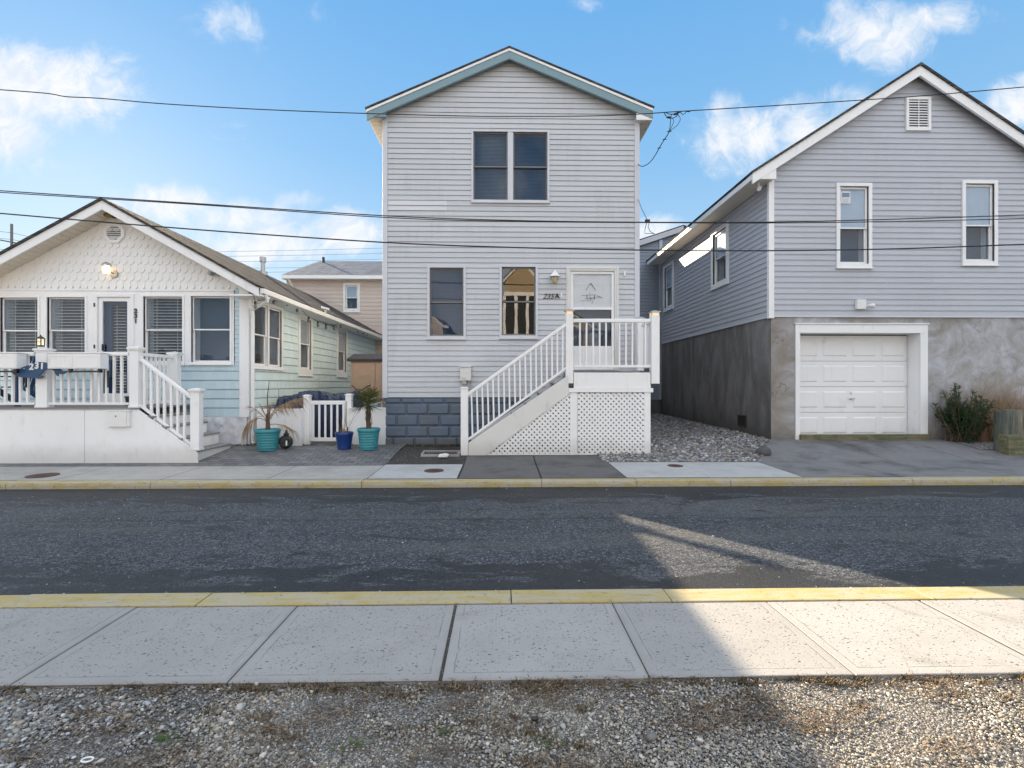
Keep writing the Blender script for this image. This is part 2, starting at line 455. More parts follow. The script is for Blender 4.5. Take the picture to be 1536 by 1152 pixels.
SW_PITCH, SW_X0 = 1.07, -.31
def mk_sidewalk():
    t = NT('pitted_sidewalk')
    x, y, z = t.xyz()
    mid = t.noise(3, 6, .62); fine = t.noise(160, 3, .6); big = t.noise(.9, 4, .6)
    col = t.vary((.335, .325, .315), big, .12); col = t.vary(col, mid, .13); col = t.vary(col, fine, .10)
    wn = t.n('TexWhiteNoise', noise_dimensions='1D'); t.set(wn.inputs['W'], t.math('FLOOR', t.math('DIVIDE', t.math('SUBTRACT', x, SW_X0), SW_PITCH)))
    col = t.vary(col, wn.outputs['Value'], .075)
    stn = t.math('MULTIPLY', t.step(t.noise(2.1, 6, .7, None, .8), .56, .70), .35)
    col = t.mix(stn, col, (.17, .155, .135))
    q = t.math('FRACT', t.math('DIVIDE', t.math('SUBTRACT', x, SW_X0), SW_PITCH))
    e = t.math('MULTIPLY', t.math('MINIMUM', q, t.math('SUBTRACT', 1., q)), SW_PITCH)
    e = t.math('MINIMUM', e, t.math('SUBTRACT', y, 2.545))
    e = t.math('ADD', e, t.math('MULTIPLY', t.math('SUBTRACT', t.noise(14, 3), .5), .012))
    line = t.math('MULTIPLY', t.step(t.math('ABSOLUTE', t.math('SUBTRACT', e, .062)), .0045, .001), t.step(t.noise(5, 3), .40, .55))
    inner = t.step(e, .05, .075)
    vv = t.comb(t.math('MULTIPLY', x, .62), y, z)
    h = t.math('MULTIPLY', t.noise(1., 3, .5, t.comb(t.math('MULTIPLY', x, 10.), t.math('MULTIPLY', y, 130.), 0.)), .35)
    h = t.math('ADD', h, t.math('MULTIPLY', fine, .35))
    for sc, th, rr in ((46, .55, .24), (85, .55, .27), (24, .34, .18)):
        v = t.voro(sc, vv); vc = t.voro(sc, vv, out='Color')
        sel = t.math('LESS_THAN', t.xyz(vc)[0], th)
        k = t.math('MULTIPLY', t.math('MULTIPLY', t.step(v, rr, rr * .55), sel), t.math('MULTIPLY_ADD', inner, .8, .2))
        col = t.mix(t.math('MULTIPLY', k, .8), col, (.085, .08, .078)); h = t.math('SUBTRACT', h, t.math('MULTIPLY', k, 1.5))
    col = t.mix(t.math('MULTIPLY', line, .5), col, (.12, .115, .11)); h = t.math('SUBTRACT', h, line)
    dirt = t.math('MULTIPLY', t.step(t.math('ADD', e, t.math('MULTIPLY', mid, .05)), .06, .01), .45)
    col = t.mix(dirt, col, (.20, .185, .165))
    return t.finish(col, .88, t.bump(h, .5, .006))
M['sidewalk'] = mk_sidewalk()

def mk_kerb(name, c=(.41, .325, .13), wear=.6):
    t = NT(name)
    x, y, z = t.xyz()
    w = t.noise(1., 5, .65, t.comb(t.math('MULTIPLY', x, 2.5), t.math('MULTIPLY', y, 14.), t.math('MULTIPLY', z, 14.)))
    n = t.noise(7, 5, .65)
    col = t.vary(c, n, .22)
    col = t.mix(t.math('MULTIPLY', t.step(w, .43, .56), wear), col, (.39, .37, .32))
    col = t.mix(t.math('MULTIPLY', t.step(t.noise(22, 4, .7), .58, .68), .6), col, (.12, .10, .07))
    return t.finish(col, .75, t.bump(t.math('ADD', n, t.noise(90, 3)), .4, .008))
M['kerb'] = mk_kerb('worn_yellow_kerb')
M['kerb_far'] = mk_kerb('faded_yellow_kerb', (.38, .31, .14), .7)

def mk_asphalt():
    t = NT('street_asphalt')
    x, y, z = t.xyz()
    big = t.noise(.5, 4, .6); mid = t.noise(3.5, 5, .65)
    ag = t.xyz(t.voro(95, out='Color'))[0]; agd = t.voro(95)
    col = t.vary((.056, .063, .075), big, .35); col = t.vary(col, mid, .2)
    col = t.vary(col, ag, .78)
    fines = t.xyz(t.voro(230, out='Color'))[1]
    col = t.vary(col, fines, .4)
    cz = t.xyz(t.voro(42, out='Color'))[2]; col = t.vary(col, cz, .35)
    col = t.mix(t.math('MULTIPLY', t.step(cz, .80, .97), .40), col, (.20, .20, .205))
    fl = t.math('MULTIPLY', t.math('GREATER_THAN', ag, .93), t.step(agd, .42, .2))
    col = t.mix(t.math('MULTIPLY', fl, .75), col, (.42, .42, .42))
    v2 = t.voro(22); c2 = t.xyz(t.voro(22, out='Color'))[0]
    fl2 = t.math('MULTIPLY', t.math('GREATER_THAN', c2, .88), t.step(v2, .2, .1))
    col = t.mix(t.math('MULTIPLY', fl2, .7), col, (.40, .39, .38))
    lane = t.noise(1., 3, .5, t.comb(t.math('MULTIPLY', x, .22), t.math('MULTIPLY', y, 1.7), 4.))
    col = t.mix(t.math('MULTIPLY', t.step(lane, .45, .62), .30), col, (.125, .123, .12))
    # damp and sealed patches near the gutters
    edge = t.math('MAXIMUM', t.step(y, 4.75, 3.75), t.step(y, 6.3, 7.35))
    pn = t.noise(1., 6, .68, t.comb(t.math('MULTIPLY', x, 1.15), t.math('MULTIPLY', y, 3.6), 0.), .5)
    wet = t.step(t.math('ADD', pn, t.math('MULTIPLY', edge, .22)), .575, .64)
    col = t.mix(t.math('MULTIPLY', wet, .82), col, (.011, .013, .017))
    wv = t.n('VectorMath', operation='MULTIPLY_ADD'); t.set(wv.inputs[0], t.noise(1.8, 6, .7, None, 0., True)); wv.inputs[1].default_value = (.9, .9, 0); t.set(wv.inputs[2], t.pos())
    ck = t.math('MULTIPLY', t.step(t.voro(.33, wv.outputs[0], 'DISTANCE_TO_EDGE'), .0042, .0012), t.step(t.noise(.5, 2), .46, .58))
    col = t.mix(t.math('MULTIPLY', ck, .75), col, (.012, .012, .014))
    seam = t.math('MULTIPLY', t.step(t.math('ABSOLUTE', t.math('SUBTRACT', t.math('ADD', y, t.math('MULTIPLY', t.noise(1.3, 3), .1)), 5.9)), .03, .008), .5)
    col = t.mix(seam, col, (.02, .022, .026))
    dust = t.math('MULTIPLY', t.step(t.math('ADD', y, t.math('MULTIPLY', mid, .25)), 3.92, 3.76), .28)
    col = t.mix(dust, col, (.25, .24, .225))
    h = t.math('ADD', t.math('SUBTRACT', 1., agd), t.math('MULTIPLY', fines, .4))
    return t.finish(col, t.math('MULTIPLY_ADD', wet, -.3, .82), t.bump(h, .75, .008), 0., .35)
M['asphalt'] = mk_asphalt()

def mk_pavers():
    t = NT('grey_pavers')
    x, y, z = t.xyz()
    b = t.n('TexBrick'); b.offset = .5
    t.set(b.inputs['Vector'], t.comb(x, y, 0.)); t.set(b.inputs['Color1'], (.115, .12, .13)); t.set(b.inputs['Color2'], (.20, .195, .195)); t.set(b.inputs['Mortar'], (.035, .033, .032))
    b.inputs['Scale'].default_value = 1; b.inputs['Mortar Size'].default_value = .007; b.inputs['Brick Width'].default_value = .24; b.inputs['Row Height'].default_value = .16
    col = t.vary(b.outputs[0], t.noise(2, 5), .25); col = t.vary(col, t.noise(70, 3), .2)
    return t.finish(col, .8, t.bump(t.math('ADD', t.math('MULTIPLY', b.outputs['Fac'], -1.5), t.noise(60, 3)), .5, .008))
M['pavers'] = mk_pavers()

def mk_gravel(name, tones, sc, dark, dens=.5):
    t = NT(name)
    d = t.voro(sc); c = t.xyz(t.voro(sc, out='Color'))
    d2 = t.voro(sc * 2.3); c2 = t.xyz(t.voro(sc * 2.3, out='Color'))
    n = t.noise(1.3, 5, .65)
    col = t.ramp(c[0], tones); col2 = t.ramp(c2[0], tones)
    col = t.mix(t.step(d, .35, .60), col, col2)
    col = t.mix(t.math('MULTIPLY', t.step(n, .50, .66), dens), col, dark)
    col = t.mix(t.math('MULTIPLY', t.step(d2, .40, .66), .65), col, tuple(q * .5 for q in dark))  # gaps between stones darkened in colour as crevice shadow
    h = t.math('SUBTRACT', 1., t.math('ADD', d, t.math('MULTIPLY', d2, .4)))
    return t.finish(col, .85, t.bump(h, .9, .012))
M['gravel_near'] = mk_gravel('mixed_lot_gravel', [(0., (.07, .062, .055)), (.4, (.19, .175, .155)), (.75, (.33, .31, .285)), (1., (.55, .53, .5))], 75, (.06, .048, .036), .6)
M['gravel_bed'] = mk_gravel('grey_bed_gravel', [(0., (.09, .088, .085)), (.45, (.21, .205, .20)), (.8, (.38, .375, .37)), (1., (.65, .65, .65))], 26, (.07, .065, .058), .35)
M['earth'] = mk_gravel('bare_earth', [(0., (.03, .027, .023)), (.6, (.06, .054, .047)), (.93, (.10, .095, .085)), (1., (.3, .29, .28))], 30, (.02, .018, .016), .5)
M['terrain'] = m_concrete('open_ground', (.22, .19, .14), (.12, .12, .06), .7)
M['slab_old'] = m_concrete('old_slab', (.37, .36, .34), (.17, .16, .15), .5, .25)
M['slab_new'] = m_concrete('pale_slab', (.42, .425, .425), (.29, .285, .275), .55, .2, 1.6)
M['slab_dark'] = m_concrete('blackened_slab', (.12, .115, .112), (.045, .043, .042), .85, .4, 1.8)
M['drive'] = m_concrete('stained_drive', (.185, .185, .19), (.05, .05, .051), .95, .15, 1.3)
M['joint'] = m_flat('dirt_joint', (.045, .04, .034), .95)
M['iron'] = m_flat('rusty_iron', (.10, .062, .05), .7, .3, .3, 30)

# ------------------------------------------------------------------ parametric builders
def siding(F, w0, w1, pitch, lim, holes=(), proj=.016, base=.003, flat=False):
    """lapped courses; lim(w)->(lo,hi); holes are real openings"""
    mb = MB(); w = w0
    while w < w1 - 1e-4:
        wt = min(w + pitch, w1)
        br = sorted({w, wt, *[q for h in holes for q in (h[2], h[3]) if w < q < wt]})
        for a, b in zip(br[:-1], br[1:]):
            la, ha = lim(a); lb, hb = lim(b)
            if ha - la < .01 and hb - lb < .01: continue
            mid = (a + b) / 2
            cuts = sorted((h[0], h[1]) for h in holes if h[2] < mid < h[3])
            ivs = []; cur = (la, lb)
            for c0, c1 in cuts:
                if c0 > max(cur): ivs.append((cur[0], cur[1], c0, c0))
                if c1 > max(cur): cur = (c1, c1)
            ivs.append((cur[0], cur[1], ha, hb))
            da = proj - (proj - base) * (a - w) / pitch if not flat else proj
            db = proj - (proj - base) * (b - w) / pitch if not flat else proj
            for ua, ub, va, vb in ivs:
                if va - ua < .004 and vb - ub < .004: continue
                mb.quad(F(ua, da, a), F(va, da, a), F(vb, db, b), F(ub, db, b))
                if a == w and not flat: mb.quad(F(ua, base - .003, a), F(va, base - .003, a), F(va, da, a), F(ua, da, a))
        w = wt
    return mb

def rect_lim(u0, u1): return lambda w: (u0, u1)

def ring(mb, F, u0, u1, w0, w1, t, d0, d1, tb=None, tt=None, mi=0):
    """rectangular frame, mitre-free butt joints"""
    tb = tb if tb is not None else t; tt = tt if tt is not None else t
    mb.box(F, u0, u0 + t, d0, d1, w0, w1, mi); mb.box(F, u1 - t, u1, d0, d1, w0, w1, mi)
    mb.box(F, u0 + t, u1 - t, d0, d1, w0, w0 + tb, mi); mb.box(F, u0 + t, u1 - t, d0, d1, w1 - tt, w1, mi)
    return mb

def slats(F, u0, u1, w0, w1, d, step=.066, h=.022, tilt=.02):
    mb = MB(); w = w0 + .01
    while w + h < w1:
        mb.quad(F(u0, d + tilt, w), F(u1, d + tilt, w), F(u1, d - tilt, w + h), F(u0, d - tilt, w + h)); w += step
    for k in (.22, .78):
        u = u0 + (u1 - u0) * k
        mb.box(F, u - .004, u + .004, d + tilt + .004, d + tilt + .007, w0, w1)
    return mb

def window(house, F, u0, u1, w0, w1, trim=.06, sash_t=.045, trim_m='white', sash_m='white', glass='glass', blind=None, lower_blind=None,
           room='interior', units=1, mull=.08, label=None, shade_top=None, deep=.3, proud=.035, meet=.5, tb=None):
    """double hung window standing in its opening; returns the window part"""
    mb = MB()
    ring(mb, F, u0, u1, w0, w1, trim, -.02, proud, tb)
    iu0, iu1, iw0, iw1 = u0 + trim, u1 - trim, w0 + (tb or trim), w1 - trim
    ring(mb, F, iu0 - .02, iu1 + .02, iw0 - .02, iw1 + .02, .02, -deep, proud - .02)   # jambs
    mb.box(F, u0 - .012, u1 + .012, -.01, proud + .022, w0 - .028, w0)                 # sill
    gw = (iu1 - iu0 - mull * (units - 1)) / units
    for k in range(units - 1):
        a = iu0 + gw * (k + 1) + mull * k
        mb.box(F, a, a + mull, -.12, proud - .006, iw0, iw1)
    win = mb.build('window', M[trim_m], house, bevel=.004)
    if label: win['label'] = label
    for k in range(units):
        a = iu0 + k * (gw + mull); b = a + gw
        wm = iw0 + (iw1 - iw0) * meet
        s = MB(); ring(s, F, a, b, wm - .02, iw1, sash_t, -.045, -.012, .03)
        s.build('sash', M[sash_m], win, bevel=.003)
        s = MB(); ring(s, F, a, b, iw0, wm + .012, sash_t, -.082, -.049, sash_t * 1.25, .03)
        s.build('sash', M[sash_m], win, bevel=.003)
        g = MB(); g.box(F, a + sash_t, b - sash_t, -.030, -.026, wm + .01, iw1 - sash_t); g.build('pane', M[glass], win)
        g = MB(); g.box(F, a + sash_t, b - sash_t, -.067, -.063, iw0 + sash_t * 1.25, wm - .018); g.build('pane', M[glass], win)
        if shade_top:
            q = MB(); q.box(F, a + .02, b - .02, -.0485, -.0465, wm + .014, iw1 - .01); q.build('roller_shade', M[shade_top], win)
        bl = blind[k] if isinstance(blind, (list, tuple)) else blind
        if bl:
            slats(F, a + .02, b - .02, iw0 + .01, iw1 - .02, -.135, *((.03, .027, .006) if bl != 'blind' else ())).build('blind', M[bl], win, recalc=False)
    q = MB(); q.box(F, iu0 + .002, iu1 - .002, -deep + .002, -deep + .012, iw0 + .002, iw1 - .002)
    q.build('interior', M[room], win)
    return win

def text_mesh(body, size, F, u, d, w, ext=.006, shear=0., bold=0.):
    cu = bpy.data.curves.new('numerals', 'FONT'); cu.body = body; cu.size = size; cu.extrude = ext; cu.shear = shear; cu.offset = bold
    cu.align_x = 'LEFT'
    ob = bpy.data.objects.new('numerals', cu); COL.objects.link(ob)
    dg = bpy.context.evaluated_depsgraph_get(); dg.update()
    me = bpy.data.meshes.new_from_object(ob.evaluated_get(dg))
    mb = MB()
    mb.add([F(u + v.co.x, d + v.co.z, w + v.co.y) for v in me.vertices], [tuple(p.vertices) for p in me.polygons])
    bpy.data.objects.remove(ob); bpy.data.meshes.remove(me); bpy.data.curves.remove(cu)
    return mb

def clip_poly(poly, conv):
    """Sutherland-Hodgman against a counter-clockwise convex polygon"""
    out = poly
    for i in range(len(conv)):
        a, b = conv[i], conv[(i + 1) % len(conv)]
        ins = lambda p: (b[0] - a[0]) * (p[1] - a[1]) - (b[1] - a[1]) * (p[0] - a[0]) >= -1e-9
        src, out = out, []
        for j in range(len(src)):
            p, q = src[j - 1], src[j]
            if ins(p) != ins(q):
                d1 = (b[0] - a[0]) * (p[1] - a[1]) - (b[1] - a[1]) * (p[0] - a[0])
                d2 = (b[0] - a[0]) * (q[1] - a[1]) - (b[1] - a[1]) * (q[0] - a[0])
                k = d1 / (d1 - d2); out.append((p[0] + (q[0] - p[0]) * k, p[1] + (q[1] - p[1]) * k))
            if ins(q): out.append(q)
        if len(out) < 3: return []
    return out

def lattice(F, conv, pitch, width, d):
    mb = MB()
    us = [p[0] for p in conv]; ws = [p[1] for p in conv]
    cu, cw = sum(us) / len(us), sum(ws) / len(ws); L = max(max(us) - min(us), max(ws) - min(ws)) * 1.6
    n = int(L / pitch) + 2
    for sgn, dd in ((1, 0), (-1, .008)):
        c, s = math.cos(PI / 4), math.sin(PI / 4) * sgn
        for k in range(-n, n + 1):
            o = k * pitch
            pts = []
            for t, q in ((-L, -width / 2), (L, -width / 2), (L, width / 2), (-L, width / 2)):
                x, y = t, o + q
                pts.append((cu + x * c - y * s, cw + x * s + y * c))
            pl = clip_poly(pts, conv)
            if pl: mb.prism(F, pl, d + dd, d + dd + .007)
    return mb

def gable_roof(house, mat, pk, lo, hi, y0, y1, th=.09, name='roof'):
    """two slopes with the ridge along y. pk/lo/hi = (x,z)"""
    mb = MB()
    for e in (lo, hi):
        d = Vector((e[0] - pk[0], e[1] - pk[1])).normalized(); n = Vector((-d.y, d.x)); n = n if n.y > 0 else -n
        pts = [pk, e, (e[0] - n.x * th, e[1] - n.y * th), (pk[0], pk[1] - th / max(n.y, .3))]
        mb.prism(Fr((0, 0, 0), (1, 0, 0), (0, 1, 0)), pts, y0, y1)
    return mb.build(name, mat, house)

# ------------------------------------------------------------------ ground
def lerp_tab(tab, q):
    if q <= tab[0][0]: return tab[0][1]
    for (a, va), (b, vb) in zip(tab[:-1], tab[1:]):
        if q <= b: return va + (vb - va) * (q - a) / (b - a)
    return tab[-1][1]
def sm(t): t = max(0, min(1, t)); return t * t * (3 - 2 * t)
def gz(x, y):
    z = lerp_tab([(7.83, .02), (9.25, .042), (10.5, .165), (11.2, .185), (20, .30), (30, .3)], y)
    return z + .09 * sm((x - 3.4) / 2.2) * sm((y - 9.2) / 1.9)

ROAD_Z = -.08
def sheet(name, xf0, xf1, y0, y1, nx, ny, zf, mat, dz=0.):
    mb = MB()
    for j in range(ny + 1):
        y = y0 + (y1 - y0) * j / ny
        a = xf0(y) if callable(xf0) else xf0; b = xf1(y) if callable(xf1) else xf1
        for i in range(nx + 1):
            x = a + (b - a) * i / nx
            mb.v.append(Vector((x, y, zf(x, y) + dz)))
    for j in range(ny):
        for i in range(nx):
            k = j * (nx + 1) + i
            mb.f.append((k, k + 1, k + nx + 2, k + nx + 1)); mb.mi.append(0)
    return struct(mb.build(name, mat, recalc=False))

o = MB().quad((-900, -900, -.30), (900, -900, -.30), (900, 1200, -.30), (-900, 1200, -.30)).build('terrain', M['terrain'], recalc=False); struct(o)
sheet('road', -120, 120, 3.55, 7.78, 4, 2, lambda x, y: ROAD_Z, M['asphalt'])
sheet('yard_ground', -120, 120, 7.82, 60, 120, 90, gz, M['earth'], -.016)
sheet('gravel_lot', -60, 60, -60, 2.545, 8, 8, lambda x, y: -.022, M['gravel_near'])

# near sidewalk: separate slabs with open joints, on a dirt bed
mb = MB()
k0 = -40
for k in range(k0, 41):
    a = SW_X0 + k * SW_PITCH; wide = (k % 4 == 0)
    g0 = .009 if k % 3 == 0 else .003
    g1 = .009 if (k + 1) % 3 == 0 else .003
    dz = random.uniform(-.003, .003)
    mb.box(WORLD, a + g0, a + SW_PITCH - g1, 2.545 + random.uniform(-.004, .004), 3.412, -.12, dz)
struct(mb.build('sidewalk', M['sidewalk'], bevel=.005))
sheet('sidewalk_bed', -44, 44, 2.54, 3.60, 2, 1, lambda x, y: -.007, M['joint'])

def kerb(name, y0, y1, z0, z1, back, joints, mat):
    mb = MB(); xs = [-44] + joints + [44]
    for a, b in zip(xs[:-1], xs[1:]):
        dz = random.uniform(-.004, .004)
        yb, yf = (y0, y1) if back else (y1, y0)
        s = 1 if yf > yb else -1
        prof = [(yb, z0), (yb, z1 + dz), (yf - s * .035, z1 + dz), (yf - s * .01, z1 - .012 + dz), (yf, z1 - .05 + dz), (yf, z0)]
        F = Fr((0, 0, 0), (0, 1, 0), (1, 0, 0))
        mb.prism(F, prof, a + .003, b - .004)
    return struct(mb.build(name, mat, bevel=.004))
nj = [-9.1, -6.0, P(20, 900, 3.5).x, P(303, 893, 3.5).x, P(767, 890, 3.5).x, P(1003, 888, 3.5).x, P(1385, 885, 3.5).x, 4.9, 8.0, 12, 17]
kerb('kerb', 3.425, 3.66, -.3, .004, True, nj, M['kerb'])
fj = [-17, -12, P(18, 724, 7.75).x, P(232, 724, 7.75).x, P(545, 724, 7.75).x, P(812, 724, 7.75).x, P(953, 722, 7.75).x, P(1092, 720, 7.75).x, P(1362, 718, 7.75).x, 9.4, 13, 18, 24]
kerb('kerb', 7.65, 7.835, -.3, .02, False, fj, M['kerb_far'])

# far pavement, slab by slab
def slab(name, a, b, y0, y1, mat, dz=0., ny=6):
    return sheet(name, a, b, y0, y1, max(1, int(abs((b if not callable(b) else b(y0)) - (a if not callable(a) else a(y0))) / .5)), ny, gz, mat, dz)
xs = [P(q, 714, 7.85).x for q in (550, 688, 812, 940, 1205)]
mb_list = []
lj = [-44, P(-420, 714, 7.85).x, P(-120, 714, 7.85).x, P(80, 714, 7.85).x, P(240, 714, 7.85).x, P(400, 714, 7.85).x, xs[0]]
sheet('pavement_bed', -44, 44, 7.835, 9.3, 60, 8, gz, M['joint'], -.008)
for a, b in zip(lj[:-1], lj[1:]): slab('pavement', a + .006, b - .006, 7.845, 9.0, M['slab_old'])
slab('pavement', xs[0] + .008, xs[1] - .03, 7.845, 9.1, M['slab_new'], .002)
slab('pavement', xs[1] + .004, xs[2] - .015, 7.845, 9.75, M['slab_dark'], .001)
slab('pavement', xs[2] + .015, xs[3] - .006, 7.845, 9.78, M['slab_dark'], .0)
slab('pavement', xs[3] + .006, P(1065, 714, 7.85).x - .004, 7.845, 9.25, M['slab_new'], .003)
slab('pavement', P(1065, 714, 7.85).x + .004, xs[4] - .006, 7.845, 9.25, M['slab_new'], .001)
slab('patio', -44, lambda y: xs[0] - .02 + (y - 9) * .02, 9.0, 11.6, M['pavers'], -.004, 14)
# driveway slabs up to the garage
dx = [xs[4] + .006, 6.35, 8.15, 9.9, 44]
for a, b in zip(dx[:-1], dx[1:]):
    slab('driveway', a + .006, b - .006, 7.845, 9.3, M['drive'], .0)
dx2 = [lambda y: 4.86 + (y - 9.3) * .62, 7.35, 8.9, 44]
for i in range(3):
    a, b = dx2[i], dx2[i + 1]
    slab('driveway', a if callable(a) else a + .006, b - .006, 9.306, 11.02, M['drive'], .0)
# gravel bed between the houses
slab('gravel_bed', lambda y: 1.95 if y < 9.9 else 1.95, lambda y: min(5.95, 4.9 + max(0, (y - 9.3)) * .62), 9.25, 19.2, M['gravel_bed'], .006, 40)

# ------------------------------------------------------------------ loose stones
def icos(sub):
    bm = bmesh.new(); bmesh.ops.create_icosphere(bm, subdivisions=sub, radius=1)
    v = np.array([q.co[:] for q in bm.verts]); f = np.array([[q.index for q in p.verts] for p in bm.faces]); bm.free()
    return v, f
def pebbles(name, pts, rad, tones, mat, sub=1, flat=.6, label=None):
    bv, bf = icos(sub); n = len(pts)
    q = rng.normal(size=(n, 4)); q /= np.linalg.norm(q, axis=1)[:, None]
    a = rng.uniform(0, 2 * PI, n); ca, sa = np.cos(a), np.sin(a)
    sx = rad * rng.uniform(.8, 1.35, n); sy = rad * rng.uniform(.65, 1.0, n); sz = rad * rng.uniform(flat * .7, flat * 1.3, n)
    jit = 1 + rng.uniform(-.16, .16, (n, len(bv), 1))
    v = bv[None] * jit * np.stack([sx, sy, sz], 1)[:, None, :]
    tl = rng.uniform(-.45, .45, n); ct, st = np.cos(tl), np.sin(tl)
    y2 = v[..., 1] * ct[:, None] - v[..., 2] * st[:, None]; z2 = v[..., 1] * st[:, None] + v[..., 2] * ct[:, None]
    x2 = v[..., 0] * ca[:, None] - y2 * sa[:, None]; y3 = v[..., 0] * sa[:, None] + y2 * ca[:, None]
    V = np.stack([x2, y3, z2], -1) + pts[:, None, :]
    Fc = (bf[None] + (np.arange(n) * len(bv))[:, None, None]).reshape(-1, 3)
    me = bpy.data.meshes.new(name)
    me.vertices.add(n * len(bv)); me.vertices.foreach_set('co', V.reshape(-1).astype(np.float32))
    me.loops.add(Fc.size); me.loops.foreach_set('vertex_index', Fc.reshape(-1).astype(np.int32))
    me.polygons.add(len(Fc)); me.polygons.foreach_set('loop_start', np.arange(0, Fc.size, 3, dtype=np.int32))
    try: me.polygons.foreach_set('loop_total', np.full(len(Fc), 3, dtype=np.int32))
    except Exception: pass
    me.update(calc_edges=True); me.validate()
    at = me.attributes.new('tone', 'FLOAT_COLOR', 'POINT')
    c = np.repeat(np.concatenate([tones, np.ones((n, 1))], 1), len(bv), 0)
    at.data.foreach_set('color', c.reshape(-1).astype(np.float32))
    me.polygons.foreach_set('use_smooth', np.ones(len(Fc), dtype=bool))
    me.materials.append(mat)
    o = bpy.data.objects.new(name, me); COL.objects.link(o)
    return o
def vnoise(x, y, s, seed):
    r = np.random.default_rng(seed); T = r.random((64, 64))
    X, Y = x * s, y * s; i, j = np.floor(X).astype(int), np.floor(Y).astype(int); fx, fy = X - i, Y - j
    fx, fy = fx * fx * (3 - 2 * fx), fy * fy * (3 - 2 * fy)
    g = lambda a, b: T[a % 64, b % 64]
    return (g(i, j) * (1 - fx) + g(i + 1, j) * fx) * (1 - fy) + (g(i, j + 1) * (1 - fx) + g(i + 1, j + 1) * fx) * fy
PAL = np.array([(.62, .61, .59), (.50, .50, .50), (.42, .39, .34), (.33, .33, .345), (.26, .245, .225), (.52, .45, .36), (.17, .17, .175), (.70, .68, .65), (.36, .31, .25)])
def tones_for(n, p=None):
    k = rng.choice(len(PAL), n, p=p); c = PAL[k] * rng.uniform(.34, .92, (n, 1))
    return np.clip(c, 0, .8)
N = 130000
x = rng.uniform(-3.6, 3.6, N); y = rng.uniform(1.62, 2.55, N)
dens = .55 * vnoise(x + 9, y + 5, 2.3, 1) + .45 * vnoise(x + 3, y + 8, 7, 2)
strip = np.clip((y - 2.44) / .1, 0, 1)
keep = rng.random(N) < np.clip((dens - .30) * 3.4, .10, 1) * (1 - .55 * strip)
x, y = x[keep], y[keep]
lft = np.clip((-x - .6) / 1.6, 0, 1)
rad = (rng.gamma(4, .0008, len(x)) * (1 + .5 * lft) + .0018) * np.where(rng.random(len(x)) < .015, 1.8, 1.)
pz = -.020 + rad * rng.uniform(.1, .55, len(x)) + .012 * (vnoise(x, y, 3, 4) - .4)
tn = tones_for(len(x), np.array([.14, .15, .14, .13, .13, .11, .07, .05, .08]))
tn = tn * (1 - lft[:, None] * .0) * np.where(lft[:, None] > .5, np.array([[.98, 1., 1.02]]), np.array([[1.04, 1., .93]]))
tag(pebbles('gravel', np.stack([x, y, pz], 1), rad, tn, M['pebble'], 1), 'pale rounded pebbles scattered over the bare lot beside the pavement', 'gravel', None, 'stuff')
# bigger stones in the bed between the houses
N = 9000
y = 9.3 + 9.3 * rng.random(N) ** 1.7; x = rng.uniform(1.9, 5.95, N)
ok = (x < 4.85 + np.maximum(0, (y - 9.3)) * .62 + rng.normal(0, .06, N)) & (y > 9.28)
x, y = x[ok], y[ok]
zz = np.array([gz(a, b) for a, b in zip(x, y)])
rad = rng.gamma(5, .0036, len(x)) + .007
tag(pebbles('gravel', np.stack([x, y, zz + .004 + rad * .25], 1), rad, tones_for(len(x)) * np.array([[.92, .94, 1.0]]), M['pebble'], 1), 'coarse grey gravel filling the strip between the two grey houses', 'gravel', None, 'stuff')
# grit in the street and by the kerbs
N = 2600
x = rng.uniform(-7, 7, N); y = np.where(rng.random(N) < .55, 3.67 + rng.exponential(.05, N), rng.uniform(3.7, 7.6, N))
rad = rng.gamma(3, .0011, N) + .0012
tag(pebbles('grit', np.stack([x, y, np.full(N, ROAD_Z) + rad * .4], 1), rad, tones_for(N), M['pebble'], 1), 'loose grit lying on the dark asphalt street', 'grit', None, 'stuff')
N = 2500
x = rng.choice([SW_X0 + k * SW_PITCH for k in range(-6, 8) if k % 3 == 0], N) + rng.normal(0, .006, N)
y = rng.uniform(2.54, 3.42, N); rad = rng.uniform(.002, .006, N)
tag(pebbles('grit', np.stack([x, y, np.full(N, -.010)], 1), rad, tones_for(N), M['pebble'], 1), 'small pebbles packed into the open pavement joints', 'grit', None, 'stuff')

def blades(name, specs, mat, label, cat, kind=None, parent=None, w=.0022):
    """specs: base, tip, colour"""
    n = len(specs); V = []; Fc = []; C = []
    for b, t, c in specs:
        b, t = Vector(b), Vector(t); d = t - b
        s = Vector((-d.y, d.x, 0)); s = s.normalized() * w if s.length > 1e-6 else Vector((w, 0, 0))
        m = b + d * .55 + Vector((0, 0, d.length * .10))
        k = len(V); V += [b - s, b + s, m + s * .8, m - s * .8, t]; Fc += [(k, k + 1, k + 2, k + 3), (k + 3, k + 2, k + 4)]; C += [(*c, 1)] * 5
    org = ORG[parent.name] if parent else Vector()
    me = bpy.data.meshes.new(name); me.from_pydata([tuple(q - org) for q in V], [], Fc)
    at = me.attributes.new('tone', 'FLOAT_COLOR', 'POINT'); at.data.foreach_set('color', np.array(C, dtype=np.float32).reshape(-1))
    me.materials.append(mat); o = bpy.data.objects.new(name, me); COL.objects.link(o)
    if parent: o.parent = parent
    elif label: tag(o, label, cat, None, kind)
    return o

